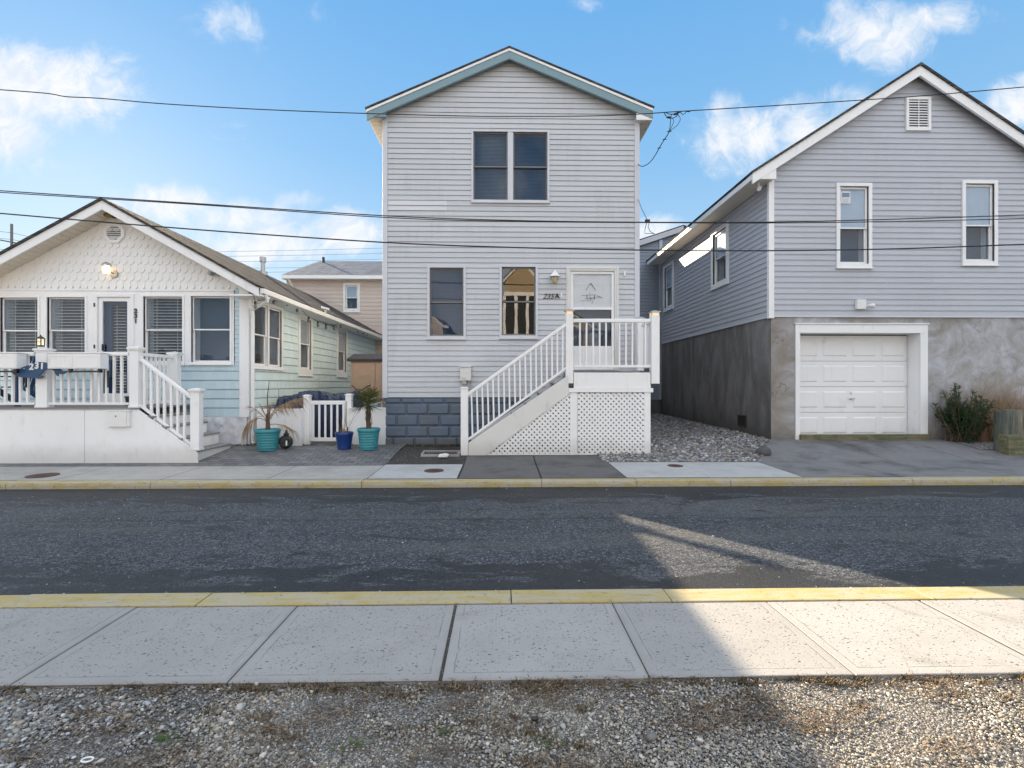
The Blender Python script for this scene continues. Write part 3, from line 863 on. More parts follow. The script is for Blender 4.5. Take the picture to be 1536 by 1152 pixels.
sp = []
cl = [(random.uniform(-3, 3), random.uniform(1.75, 2.5), random.random()) for _ in range(46)]
cl += [(random.uniform(-3.2, 3.4), 2.515 + random.uniform(-.03, .025), random.random() * .7) for _ in range(80)]
cl += [(P(600, 880, 2.2).x, 2.2, .1)]
for cx_, cy_, kd in cl:
    green = kd > .80 and cx_ < .2
    for _ in range(random.randint(30, 80)):
        a = random.uniform(0, 2 * PI); r = abs(random.gauss(0, .035))
        b = (cx_ + r * 1.7 * math.cos(a), min(cy_ + r * .7 * math.sin(a), 2.56), -.018)
        h = random.uniform(.006, .024) if not green else random.uniform(.006, .016)
        t = (b[0] + random.gauss(0, .018), b[1] + random.gauss(0, .014), b[2] + h)
        c = (.05 + random.random() * .04, .09 + random.random() * .05, .025) if green else random.choice([(.16, .10, .055), (.09, .06, .035), (.22, .16, .09), (.05, .04, .028), (.10, .09, .04)])
        sp.append((b, t, c))
for _ in range(60):
    cx_, cy_ = random.uniform(-3, 3.2), random.uniform(1.75, 2.52)
    for _ in range(150):
        b = (cx_ + random.gauss(0, .10), min(2.55, cy_ + random.gauss(0, .04)), -.016 + random.uniform(0, .014))
        t = (b[0] + random.gauss(0, .022), b[1] + random.gauss(0, .016), b[2] + random.uniform(-.002, .012))
        sp.append((b, t, random.choice([(.14, .085, .05), (.09, .06, .04), (.20, .135, .08), (.06, .045, .035), (.26, .20, .13)])))
blades('weeds', sp, M['weed'], 'dead brown weeds and thin moss creeping over the pebbles by the pavement edge', 'weeds', 'stuff')
sp = []
for _ in range(1500):
    x_ = random.uniform(-2.05, .0) if random.random() < .7 else random.uniform(-5.8, -3)
    y_ = 10.88 - abs(random.gauss(0, .05)) if x_ > -2.6 else 10.9
    b = (x_, y_, gz(x_, y_) - .01); sp.append((b, (x_ + random.gauss(0, .03), y_ + random.gauss(0, .03), b[2] + random.uniform(.01, .05)), random.choice([(.06, .075, .03), (.12, .09, .05), (.05, .04, .03), (.2, .18, .13)])))
blades('leaf_litter', sp, M['weed'], 'thin leaf litter along the foot of the block foundation', 'leaf litter', 'stuff', w=.006)

# ================================================================== centre house
YF = 11.0
def gable_lim(pk, lo, hi, xl, xr, off):
    sl = (pk[1] - lo[1]) / (pk[0] - lo[0]); sr = (pk[1] - hi[1]) / (hi[0] - pk[0])
    def f(w):
        a = max(xl, lo[0] + (w + off - lo[1]) / sl); b = min(xr, hi[0] - (w + off - hi[1]) / sr)
        return (a, b) if a < b else (pk[0], pk[0])
    return f

def rake(house, mat, pk, lo, hi, y, d, top, h, name='rake_board', sides=(1, 1)):
    """sloping board under the roof edge: top = drop below the roof surface, h = board height (vertical)"""
    for e, on in ((lo, sides[0]), (hi, sides[1])):
        if not on: continue
        mb = MB()
        pts = [(pk[0], pk[1] - top), (e[0], e[1] - top), (e[0], e[1] - top - h), (pk[0], pk[1] - top - h)]
        mb.prism(WORLD, pts, y, y + d)
        mb.build(name, mat, house, bevel=.004)

def house_body(house, mat, pk, lo, hi, xl, xr, z0, y0, y1, off=.14, name='wall'):  # dark solid core inside the house shell, added to block light
    sl = (pk[1] - lo[1]) / (pk[0] - lo[0]); sr = (pk[1] - hi[1]) / (hi[0] - pk[0])
    pts = [(xl, z0), (xr, z0), (xr, hi[1] + (hi[0] - xr) * sr - off), (pk[0], pk[1] - off), (xl, lo[1] + (xl - lo[0]) * sl - off)]
    mb = MB(); mb.prism(WORLD, pts, y0, y1)
    return mb.build(name, mat, house)

cxl, cxr = P(575.5, 400, YF).x, P(957.5, 400, YF).x
H1 = thing('house', 'narrow two storey pale grey vinyl house with blue grey gable trim and white entry stair', 'house', ((cxl + cxr) / 2, YF, .1))
q = P(764, 70, 10.8); c_pk = (q.x, q.z)
q = P(549.5, 162, 10.8); c_lo = (q.x, q.z)
q = P(979.5, 160.5, 10.8); c_hi = (q.x, q.z)
F1 = front(YF)
z_sid = P(700, 596, YF).z
h_up = R4(707, 195, 824, 304, YF); h_l = R4(641, 398, 699, 508, YF); h_r = R4(749, 397, 807, 507, YF); h_d = R4(849, 400, 928, 556, YF)
ins = lambda h, k: (h[0] + k, h[1] - k, h[2] + k, h[3] - k)
holes = [ins(h_up, .03), ins(h_l, .03), ins(h_r, .03), ins(h_d, .03)]
siding(F1, z_sid, c_pk[1] - .05, PITCH_C, gable_lim(c_pk, c_lo, c_hi, cxl, cxr, .05), holes, .017).build('wall', M['vinyl_grey'], H1, recalc=False)
# odd replacement length of siding, a shade paler
a, b, w0, w1 = R4(582, 302.5, 670, 316.5, YF)
M['vinyl_new'] = m_vinyl('paler_vinyl', (.67, .68, .71), PITCH_C, 1.207, .1)
n0 = round((w0 - z_sid) / PITCH_C)
siding(F1, z_sid + n0 * PITCH_C, z_sid + (n0 + 2) * PITCH_C, PITCH_C, rect_lim(a, b), (), .0195, .0055).build('siding_patch', M['vinyl_new'], H1, recalc=False)
CB = 17.0
for X, fr, u0, u1 in ((cxl, west, -CB, -YF), (cxr, east, YF, CB)):
    siding(fr(X), z_sid, c_lo[1] - .02, PITCH_C, rect_lim(u0, u1), (), .017).build('wall', M['vinyl_grey'], H1, recalc=False)
house_body(H1, M['interior'], c_pk, c_lo, c_hi, cxl + .03, cxr - .03, .15, YF + .42, CB, .16, 'core_block')
# corner boards
for a, b, X0, X1 in ((574, 581.5, cxl - .02, None), (951.5, 959, None, cxr + .02)):
    ua, ub = P(a, 400, YF).x, P(b, 400, YF).x
    mb = MB(); mb.box(F1, ua, ub, .003, .030, z_sid - .01, P(700, 176 if a < 700 else 174, YF).z)
    if a < 700: mb.box(WORLD, ua, cxl - .002, YF - .029, YF + .09, z_sid - .01, c_lo[1] - .1)
    else: mb.box(WORLD, cxr + .002, ub, YF - .029, YF + .09, z_sid - .01, c_lo[1] - .1)
    mb.build('corner_board', M['corner'], H1, bevel=.003)
# unseen lower rear wing, added to block sun and shape the side wall patch
mb = MB(); mb.box(WORLD, cxl + .04, cxr - .02, CB + .001, 24.0, .1, 6.80); mb.build('sun_block_wing', M['vinyl_grey'], H1)
mb = MB(); mb.box(WORLD, cxl - .2, cxr + .12, CB + .25, 24.1, 6.801, 6.93); mb.build('sun_block_roof', M['roof_dark'], H1)
# block foundation
mb = MB()
mb.box(WORLD, cxl + .02, cxr - .02, YF + .012, CB - .02, -.2, z_sid - .004)
rows = [1.19, 1.07, .826, .58, .336, .09]; x_off = [.12, .47, .22, .0, .30]
for i in range(5):
    t, b = rows[i], rows[i + 1]; x = cxl + .03 - x_off[i]
    while x < cxr - .05:
        a0, a1 = max(x + .006, cxl + .03), min(x + .464, cxr - .03)
        if a1 - a0 > .05:
            c = .028; j = random.uniform(-.004, .006)
            lo4 = [F1(u, -.014, w) for u, w in ((a0, b + .006), (a1, b + .006), (a1, t - .006), (a0, t - .006))]
            hi4 = [F1(u, .022 + j, w) for u, w in ((a0 + c, b + .006 + c), (a1 - c, b + .006 + c), (a1 - c, t - .006 - c), (a0 + c, t - .006 - c))] if t - b > .15 else \
                  [F1(u, .018 + j, w) for u, w in ((a0 + c, b + .03), (a1 - c, b + .03), (a1 - c, t - .01), (a0 + c, t - .01))]
            mb.add(lo4 + hi4, [(4, 5, 6, 7), (0, 1, 5, 4), (1, 2, 6, 5), (2, 3, 7, 6), (3, 0, 4, 7)])
        x += .47
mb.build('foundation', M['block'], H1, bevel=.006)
# windows and door
window(H1, F1, *h_up, trim=.045, sash_t=.028, trim_m='corner', sash_m='frame_bronze', glass='glass_dark', blind=['blind_dim', 'blind_navy'], room='interior_blue', units=2, mull=.12)
window(H1, F1, *h_l, trim=.055, sash_t=.03, trim_m='corner', sash_m='frame_bronze', glass='glass_dark', room='interior_blue', blind='blind_navy')
window(H1, F1, *h_r, trim=.055, sash_t=.03, trim_m='corner', sash_m='frame_bronze', glass='glass_old', room='interior_brown')
def panel_door():
    u0, u1, w0, w1 = h_d
    mb = MB(); ring(mb, F1, u0, u1, w0, w1, .10, -.04, .04, .02, .10); ring(mb, F1, u0 + .02, u1 - .02, w0 + .01, w1 - .02, .035, .04, .055, .01)
    d = mb.build('door', M['white_old'], H1, bevel=.006)
    a, b = u0 + .105, u1 - .105; t = w1 - .105; bt = w0 + .03
    zA, zB, zC = P(0, 463, YF).z, P(890, 519, YF).z, bt
    zm = P(890, 463, YF).z
    mb = MB()
    ring(mb, F1, a, b, bt, t, .055, -.03, .012, .12)
    mb.box(F1, a + .055, b - .055, -.03, .012, zm - .025, zm + .025)
    mb.box(F1, a + .055, b - .055, -.028, -.004, bt + .12, zB)
    mb.build('storm_door', M['white'], d, bevel=.004)
    g = MB(); g.box(F1, a + .055, b - .055, -.014, -.010, zm + .025, t - .055); g.build('pane', M['glass_clear'], d)
    g = MB(); g.box(F1, a + .055, b - .055, -.020, -.016, zB, zm - .025); g.build('pane', M['glass_dark'], d)
    q = MB(); q.box(F1, a + .04, b - .04, -.045, -.035, zm - .02, t - .03); q.build('inner_panel', M['white'], d)
    q = MB(); q.box(F1, a + .02, b - .02, -.30, -.29, bt, t); q.build('interior', M['blind_dim'], d)
    # hanging decoration behind the upper pane: cord and small nautical cutout
    cu = (a + b) / 2 - .03; zc = P(890, 436, YF).z
    q = MB()
    q.bar(F1(cu, -.030, zc + .17), F1(cu - .11, -.030, zc + .015), .012, .012); q.bar(F1(cu, -.030, zc + .17), F1(cu + .11, -.030, zc + .015), .012, .012)
    q.bar(F1(cu - .09, -.030, zc - .10), F1(cu - .08, -.030, zc - .19), .016, .016); q.bar(F1(cu + .09, -.030, zc - .10), F1(cu + .08, -.030, zc - .19), .016, .016)
    q.bar(F1(cu - .2, -.030, zc - .10), F1(cu + .12, -.030, zc - .085), .012, .008); q.bar(F1(cu + .14, -.030, zc - .105), F1(cu + .26, -.030, zc - .155), .012, .012)
    q.lathe([(.022, -.004), (.022, .004)], F1(cu, -.030, zc - .17), 10, 'y')
    for k in range(14): q.bar(F1(cu + random.uniform(-.25, .25), -.031, zc - random.uniform(-.0, .3)), F1(cu + random.uniform(-.25, .25), -.029, zc - random.uniform(.0, .3)) * .25 + F1(cu + random.uniform(-.2, .2), -.029, zc - random.uniform(.05, .28)) * .75, .006, .006) if k % 3 == 0 else None
    q.build('hanging_ornament', M['frame_bronze'], d)
    q = MB(); q.lathe([(.0, -.05), (.018, -.045), (.022, -.02), (.012, 0)], F1(a + .03, .06, P(0, 508, YF).z), 10, 'y'); q.build('lock', M['metal'], d)
    q = MB(); q.bar(F1(a + .03, .05, zB - .06), F1(a + .03, .05, zB - .18), .018, .014); q.build('handle', M['metal'], d)
panel_door()
# wall lamp by the door
lc = P(831, 417, YF)
mb = MB(); mb.lathe([(.004, .135), (.02, .13), (.03, .10), (.075, .055), (.118, .0), (.120, -.008), (.112, -.004), (.07, .045), (.0, .07)], (lc.x, YF - .16, lc.z), 24)
mb.lathe([(.055, -.02), (.055, 0)], (lc.x, YF, lc.z + .06), 18, 'y')
mb.tube([(lc.x, YF - .01, lc.z + .07), (lc.x, YF - .08, lc.z + .14), (lc.x, YF - .16, lc.z + .135)], .012, 8)
lmp = mb.build('wall_lamp', M['white'], H1, smooth=True)
mb = MB(); mb.lathe([(.0, -.155), (.035, -.145), (.065, -.10), (.072, -.05), (.06, -.005)], (lc.x, YF - .16, lc.z), 20); mb.build('lamp_glass', M['amber_glass'], lmp, smooth=True)
mb = MB()
for k in range(6):
    an = k * PI / 3
    mb.tube([(lc.x + .062 * math.cos(an), YF - .16 + .062 * math.sin(an), lc.z - .0), (lc.x + .076 * math.cos(an), YF - .16 + .076 * math.sin(an), lc.z - .07), (lc.x, YF - .16, lc.z - .165)], .004, 5)
mb.build('lamp_cage', M['bronze'], lmp)
# house number 235A
pA, pB = P(813.5, 448.5, YF), P(832.5, 448.0, YF)
mb = text_mesh('235', .165, F1, pA.x, .026, pA.z, .006, .35)
m2 = text_mesh('A', .15, F1, pB.x - .005, .026, pB.z + .005, .006, 0., .004)
mb.add(m2.v, m2.f); mb.build('house_number', M['number_dark'], H1)
mb = MB(); q0 = P(842, 443, YF); mb.box(F1, q0.x - .02, q0.x + .02, .012, .03, q0.z - .04, q0.z + .04); mb.build('bell_push', M['white'], H1, bevel=.004)
mb = MB(); q0 = P(937, 411, YF); mb.box(F1, q0.x - .025, q0.x + .015, .012, .04, q0.z - .05, q0.z + .05)
mb.build('wall_sensor', M['white'], H1, bevel=.004)
# meter box and pipe
a, b, w0, w1 = R4(691, 551, 707, 571, YF)
mb = MB(); mb.box(F1, a, b, .012, .15, w0, w1); mb.box(F1, a - .012, b + .012, .012, .17, w1, w1 + .022)
mt = mb.build('meter_box', M['white_old'], H1, bevel=.008)
mb = MB(); mb.tube([F1(b - .05, .08, w0), F1(b - .05, .08, w0 - .18), F1(b - .05, .0, w0 - .20)], .017, 10); mb.box(F1, a + .03, b - .10, .02, .10, w0 - .07, w0); mb.build('conduit', M['metal'], mt)
mb = MB(); mb.box(F1, a + .03, a + .13, .150, .152, w0 + .03, w0 + .055); mb.build('nameplate', M['metal'], mt)
# roof, rake boards, boxed eaves
gable_roof(H1, M['roof_dark'], (c_pk[0], c_pk[1] + .004), (c_lo[0] - .03, c_lo[1] + .0), (c_hi[0] + .03, c_hi[1] + .0), 10.772, CB + .3, .034)
rake(H1, M['white'], c_pk, c_lo, c_hi, 10.785, .05, .035, .055, 'drip_edge')
rake(H1, M['fascia_blue'], c_pk, c_lo, c_hi, 10.80, .06, .09, .165)
for e, xw, nm in ((c_lo, cxl, 'fascia_blue'), (c_hi, cxr, 'white')):
    s = 1 if e[0] < xw else -1
    zb = P(560, 174.5, 10.8).z; zt = e[1] - .08
    xi = xw + s * .09
    sl = (c_pk[1] - e[1]) / abs(c_pk[0] - e[0])
    mb = MB(); mb.prism(WORLD, [(e[0] + s * .005, zb), (xi, zb), (xi, zt + abs(xi - e[0]) * sl - .19), (e[0] + s * .005, zt - .10)], 10.812, 10.86)
    mb.build('eave_return', M[nm], H1)
    mb = MB(); mb.box(WORLD, min(e[0], e[0] + s * .03), max(e[0], e[0] + s * .03), 10.862, CB + .2, zb - .005, e[1] - .055); mb.build('eave_fascia', M['white'], H1)
    mb = MB()
    n = 36
    for k in range(n):
        ya = 10.87 + k * (CB + .1 - 10.87) / n; yb = 10.87 + (k + 1) * (CB + .1 - 10.87) / n - .012
        mb.box(WORLD, min(e[0] + s * .032, xw - s * .004), max(e[0] + s * .032, xw - s * .004), ya, yb, zb + .004, zb + .02)
    mb.box(WORLD, min(e[0] + s * .032, xw), max(e[0] + s * .032, xw), 10.87, CB + .1, zb + .021, zb + .03)
    mb.build('soffit', M['soffit'], H1)

# ================================================================== entry stair in front of the house
YS = 9.9
YB = YF - .03
pl0 = P(697, 688, YS)
ST = thing('entry_stair', 'white entry stair and landing with lattice skirting leading to the storm door', 'staircase', (pl0.x, YS, pl0.z))
FS = front(YS)
def post(parent, px0, px1, py0, py1, Y, cap=None, depth=None):
    u0, u1, w0, w1 = R4(px0, py0, px1, py1, Y)
    d = depth or (u1 - u0); f = front(Y)
    mb = MB(); mb.box(f, u0, u1, -d, 0, w0, w1)
    if cap == 'flat':
        mb.box(f, u0 - .015, u1 + .015, -d - .015, .015, w1, w1 + .02); mb.box(f, u0 + .01, u1 - .01, -d + .01, -.01, w1 + .02, w1 + .035)
    if cap == 'wide':
        mb.box(f, u0 - .012, u1 + .012, -d - .012, .012, w0, w0 + .04)
        mb.box(f, u0 - .03, u1 + .03, -d - .03, .03, w1 - .035, w1); mb.box(f, u0 - .015, u1 + .015, -d - .015, .015, w1 - .06, w1 - .035)
        c = ((u0 + u1) / 2, d / 2)
        mb.add([f(u0 - .03, .03, w1), f(u1 + .03, .03, w1), f(u1 + .03, -d - .03, w1), f(u0 - .03, -d - .03, w1), f(c[0], -c[1], w1 + .03)], [(0, 1, 4), (1, 2, 4), (2, 3, 4), (3, 0, 4)])
    o = mb.build('post', M['white_pvc'], parent, bevel=.005)
    if cap == 'solar':
        g = MB(); g.box(f, u0 + .004, u1 - .004, -d + .004, -.004, w1 + .005, w1 + .06); g.build('lens', M['solar_glow'], o)
        g = MB()
        for du, dd in ((0, 0), (0, 1), (1, 0), (1, 1)):
            g.box(f, (u0 if not du else u1 - .014), (u0 + .014 if not du else u1), (-d if not dd else -.014), (-d + .014 if not dd else 0), w1 + .004, w1 + .062)
        g.box(f, u0 - .02, u1 + .02, -d - .02, .02, w1 + .062, w1 + .078)
        c = ((u0 + u1) / 2, -d / 2)
        g.add([f(u0 - .02, .02, w1 + .078), f(u1 + .02, .02, w1 + .078), f(u1 + .02, -d - .02, w1 + .078), f(u0 - .02, -d - .02, w1 + .078), f(c[0], c[1], w1 + .115)], [(0, 1, 4), (1, 2, 4), (2, 3, 4), (3, 0, 4)])
        g.build('solar_cap', M['metal'], o)
    return o
post(ST, 691, 702, 583, 688.5, YS, 'flat')
post(ST, 849, 860, 471, 575, YS, 'solar')
post(ST, 977.5, 989.5, 473, 575.5, YS - .02, 'solar')
zr = P(0, 474, YS).z
ub = P(983, 480, YS).x
mb = MB()
post(ST, 956, 966, 482, 556, YB - .12, 'solar')
# landing rails
def rail_run(parent, p0, p1, q0, q1, n, th=.045, hh=.055, bw=.032, M_='white_pvc', baluster=True, top_w=.07):
    """top rail p0-p1, bottom rail q0-q1, n balusters between"""
    p0, p1, q0, q1 = map(Vector, (p0, p1, q0, q1))
    mb = MB(); mb.bar(p0, p1, top_w, hh); mb.bar(p0 + Vector((0, 0, hh / 2 + .008)), p1 + Vector((0, 0, hh / 2 + .008)), top_w * .72, .016)
    mb.build('top_rail', M[M_], parent, bevel=.005)
    mb = MB(); mb.bar(q0, q1, th, hh * .9); mb.build('bottom_rail', M[M_], parent, bevel=.004)
    for k in range(n):
        t = (k + 1) / (n + 1)
        a, b = q0.lerp(q1, t), p0.lerp(p1, t)
        jj = (p1 - p0).normalized() * random.uniform(-.004, .004); a = a + jj; b = b - jj * random.uniform(-1, 1)
        m = MB(); hx = bw / 2
        dirv = (p1 - p0); dirv.z = 0; dirv.normalize(); sd = Vector((-dirv.y, dirv.x, 0))
        vs = [c + dirv * (hx * i) + sd * (hx * j) for c in (a, b) for i, j in ((-1, -1), (1, -1), (1, 1), (-1, 1))]
        m.add(vs, [(0, 3, 2, 1), (4, 5, 6, 7), (0, 1, 5, 4), (1, 2, 6, 5), (2, 3, 7, 6), (3, 0, 4, 7)])
        m.build('baluster', M[M_], parent)
yc = YS + .06
rail_run(ST, P(860, 481.5, yc), P(978, 481.5, yc), P(860, 549.5, yc), P(978, 549.5, yc), 11)
xr_ = P(983.5, 480, YS).x - .0
a = Vector((xr_ - .03, YS + .13, P(860, 481.5, yc).z)); b = Vector((xr_ - .03, YB - .25, a.z))
c = Vector((xr_ - .03, YS + .13, P(860, 549.5, yc).z)); d = Vector((xr_ - .03, YB - .25, c.z))
rail_run(ST, a, b, c, d, 5)
rail_run(ST, P(699, 594, yc), P(852, 485, yc), P(701, 660, yc), P(852, 550, yc), 18, .045, .05, .032)
# landing deck and fascia
uL, uR, zb_, zt_ = R4(856, 582, 977, 559, YS)
z_deck = zt_ + .015
mb = MB()
for k in range(7):
    ya = YS + .02 + k * .15
    mb.box(WORLD, uL - .02, uR + .0, ya, min(ya + .143, YB), z_deck - .03, z_deck)
mb.build('deck', M['tread'], ST)
mb = MB(); mb.box(FS, uL + .065, uR - .02, -.03, .0, zb_, zt_); mb.box(WORLD, uR - .03, uR, YS + .031, YB, zb_, zt_); mb.build('fascia_board', M['white_pvc'], ST, bevel=.004)
a_, b_, z0_, z1_ = R4(853, 588.5, 979.5, 582, YS)
mb = MB(); mb.box(FS, a_, b_, -.04, .018, z0_, z1_ - .002); mb.box(WORLD, b_ - .06, b_, YS + .041, YB, z0_, z1_ - .002); mb.build('skirt_cap', M['white_pvc'], ST, bevel=.004)
# stringer
pts = [(P(x, y, YS).x, P(x, y, YS).z) for x, y in ((702.5, 688), (721.5, 688), (857, 588.8), (853, 588.5), (852.5, 563), (702.5, 664.5))]
mb = MB(); mb.prism(FS, pts, -.045, .004); mb.build('stringer', M['white_old'], ST, bevel=.004)
pts = [(x + .0, w) for x, w in pts]
mb = MB(); mb.prism(front(YS + .95), pts, -.045, .0); mb.build('stringer', M['white_old'], ST)
# steps
gx0, gx1 = P(703, 688, YS).x, P(852, 560, YS).x; zg = pl0.z
n = 7
for k in range(n):
    f0 = (k) / n; z = zg + (z_deck - zg) * (k + 1) / (n + 1); x = gx0 + .02 + (gx1 - gx0) * f0; run = (gx1 - gx0) / n
    mb = MB(); mb.box(WORLD, x - .015, x + run + .01, YS + .05, YS + .90, z - .03, z); mb.box(WORLD, x + .01, x + .03, YS + .06, YS + .89, z - (z_deck - zg) / (n + 1) + .001, z - .031)
    mb.build('step', M['tread'], ST)
# lattice skirting
sq = [R4(866.5, 680, 967, 589, YS)]
u0, u1, w0, w1 = sq[0]
lattice(FS, [(u0, w0), (u1, w0), (u1, w1), (u0, w1)], .0755, .047, -.03).build('lattice', M['white_pvc'], ST)
tri = [(P(x, y, YS).x, P(x, y, YS).z) for x, y in ((727, 681.5), (857, 680), (857, 584))]
lattice(FS, tri, .0755, .047, -.03).build('lattice', M['white_pvc'], ST)
lattice(east(uR - .0), [(YS + .05, w0), (YB - .05, w0), (YB - .05, w1), (YS + .05, w1)], .0755, .047, -.03).build('lattice', M['white_pvc'], ST)
mb = MB()
for p_, q_ in ((855.5, 866), (967, 976)):
    a_, b_ = P(p_, 640, YS).x, P(q_, 640, YS).x
    mb.box(FS, a_, b_, -.05, -.006, P(860, 686, YS).z, z0_)
a_, b_ = P(722, 640, YS).x, P(855.5, 640, YS).x
mb.box(FS, a_, b_, -.05, -.008, P(800, 686, YS).z, P(800, 680.5, YS).z)
a_, b_ = P(866, 640, YS).x, P(967, 640, YS).x
mb.box(FS, a_, b_, -.05, -.008, P(800, 685, YS).z, P(800, 680, YS).z)
mb.build('skirt_frame', M['white_pvc'], ST, bevel=.003)

# ================================================================== cottage
lxr = P(372, 500, YF).x
q = P(153, 298, 10.55); l_pk = (q.x, q.z)
q = P(388, 429, 10.55); l_hi = (q.x, q.z)
l_lo = (2 * l_pk[0] - l_hi[0], l_hi[1])
lxl = 2 * l_pk[0] - lxr
H2 = thing('house', 'low shingled cottage with cream scalloped gable and blue and mint clapboards', 'house', (l_pk[0], YF, .15))
LB = 24.0
zf_ = P(300, 625, YF).z
zb0, zb1 = P(200, 548.5, YF).z, P(200, 435, YF).z
siding(F1, zf_, zb0, .2, rect_lim(lxl, lxr), [(P(143, 0, YF).x, P(205, 0, YF).x, zf_ - .2, zb0 + .2)], .022, .004).build('wall', M['shake_blue'], H2, recalc=False)
a_, b_ = P(352.5, 500, YF).x, P(361, 500, YF).x
siding(F1, zb0 + .002, P(300, 432, YF).z, .2, rect_lim(a_, lxr - .02), (), .022, .004).build('wall', M['shake_blue'], H2, recalc=False)
# window band
W = [R4(-72, 444, -10, 548, YF), R4(0, 444, 62, 547, YF), R4(70, 443.5, 132.5, 547, YF), R4(214, 442.5, 278, 546.5, YF), R4(285.5, 442, 349, 546, YF)]
doorL = R4(143.5, 441, 203, 608, YF); dz0 = P(200, 608, YF).z
dl = (doorL[0], doorL[1], dz0, doorL[3])
siding(F1, zb0, zb1, 9, rect_lim(lxl, P(352, 500, YF).x), [ins(w, .02) for w in W] + [(dl[0] + .02, dl[1] - .02, dl[2] - 1, dl[3] - .02)], .028, .028, True).build('window_band', M['white'], H2, recalc=False)
for i, w in enumerate(W):
    window(H2, F1, *w, trim=.04, sash_t=.03, glass='glass', blind=('blind' if i < 4 else None), room='interior' if i < 4 else 'interior_blue', proud=.05, tb=.04)
# door
mb = MB(); ring(mb, F1, dl[0], dl[1], dl[2], dl[3], .07, -.05, .055, .01, .07)
dr = mb.build('door', M['white'], H2, bevel=.004)
a0, a1, t1 = dl[0] + .075, dl[1] - .075, dl[3] - .075
mb = MB(); ring(mb, F1, a0, a1, dl[2] + .01, t1, .085, -.03, .02, .25, .085); mb.build('storm_door', M['white'], dr, bevel=.004)
g = MB(); g.box(F1, a0 + .085, a1 - .085, -.008, -.004, dl[2] + .26, t1 - .085); g.build('pane', M['glass'], dr)
mb = MB(); ring(mb, F1, a0 + .02, a1 - .02, dl[2] + .02, t1 - .02, .17, -.13, -.09, .3, .12); mb.build('inner_door', M['navy'], dr)
slats(F1, a0 + .19, a1 - .1, dl[2] + .3, t1 - .14, -.16).build('blind', M['blind'], dr, recalc=False)
mb = MB(); mb.box(F1, a0, a1, -.30, -.29, dl[2], t1); mb.build('interior', M['interior'], dr)
for zz_ in (458, 520):
    mb = MB(); q0 = P(144, zz_, YF); mb.box(F1, q0.x + .0, q0.x + .025, .055, .07, q0.z - .04, q0.z + .04); mb.build('hinge', M['black'], dr)
mb = MB()
q0 = P(156, 520, YF); mb.box(F1, q0.x - .012, q0.x + .012, .02, .05, q0.z - .09, q0.z + .05)
mb.build('handle', M['black'], dr)
mb = MB()
for s_, py_ in (('2', 469.5), ('3', 477), ('1', 484.5)):
    q0 = P(203.3, py_, YF); m2 = text_mesh(s_, .125, F1, q0.x, .036, q0.z, .005, 0, .006); mb.add(m2.v, m2.f)
mb.build('house_number', M['black'], H2)
# stone foundation
mb = MB(); mb.box(F1, lxl, lxr - .01, -.2, .03, -.1, zf_ - .004)
nx, ny = 60, 10; ua, ub_ = P(250, 640, YF).x, lxr - .012
fo = mb.build('foundation', M['stone_white'], H2)
mb = MB()
for j in range(ny + 1):
    for i in range(nx + 1):
        u = ua + (ub_ - ua) * i / nx; w = .05 + (zf_ - .06) * j / ny
        mb.v.append(F1(u, .035 + .035 * abs(math.sin(u * 11 + math.sin(w * 9) * 1.3) * math.sin(w * 16 + u * 2)) + random.uniform(0, .012), w))
for j in range(ny):
    for i in range(nx):
        k = j * (nx + 1) + i; mb.f.append((k, k + 1, k + nx + 2, k + nx + 1)); mb.mi.append(0)
mb.build('stone_facing', M['stone_white'], H2, smooth=True)
# gable with scalloped shingles
sl = (l_pk[1] - l_hi[1]) / (l_hi[0] - l_pk[0])
roofz = lambda x: l_pk[1] - abs(x - l_pk[0]) * sl
mb = MB(); mb.prism(F1, [(lxl, zb1), (lxr, zb1), (lxr, roofz(lxr) - .1), (l_pk[0], l_pk[1] - .1), (lxl, roofz(lxl) - .1)], -.01, .004)
RH, CWD = .178, .152
row = 0; w = zb1 + .012
while w < l_pk[1] - .3:
    x = lxl + (CWD / 2 if row % 2 else 0)
    while x < lxr:
        tz = min(roofz(x) - .14, w + RH + .05)
        if tz > w + .06 and x + CWD < lxr + .01 and min(roofz(x), roofz(x + CWD)) - .12 > w + .07:
            r = CWD / 2 - .003; cx_ = x + CWD / 2
            out = [(cx_ + r * math.cos(PI + k * PI / 8), w + r + r * math.sin(PI + k * PI / 8)) for k in range(9)]
            t_ = min(w + RH + .045, min(roofz(x), roofz(x + CWD)) - .12)
            if t_ > w + r:
                prof = out + [(cx_ + r, t_), (cx_ - r, t_)]
                dd = lambda ww: .026 - .016 * (ww - w) / (RH + .045)
                n_ = len(mb.v)
                vs = [F1(u, dd(ww), ww) for u, ww in prof] + [F1(u, .003, ww) for u, ww in prof]
                m_ = len(prof)
                mb.add(vs, [tuple(range(m_))] + [(i, i + 1, i + 1 + m_, i + m_) for i in range(8)])
        x += CWD
    w += RH; row += 1
mb.build('gable_wall', M['scallop'], H2, recalc=False)
mb = MB(); mb.box(F1, lxl, P(352, 435, YF).x, .03, .045, zb1 - .03, zb1 + .02); mb.build('band_moulding', M['white'], H2, bevel=.004)
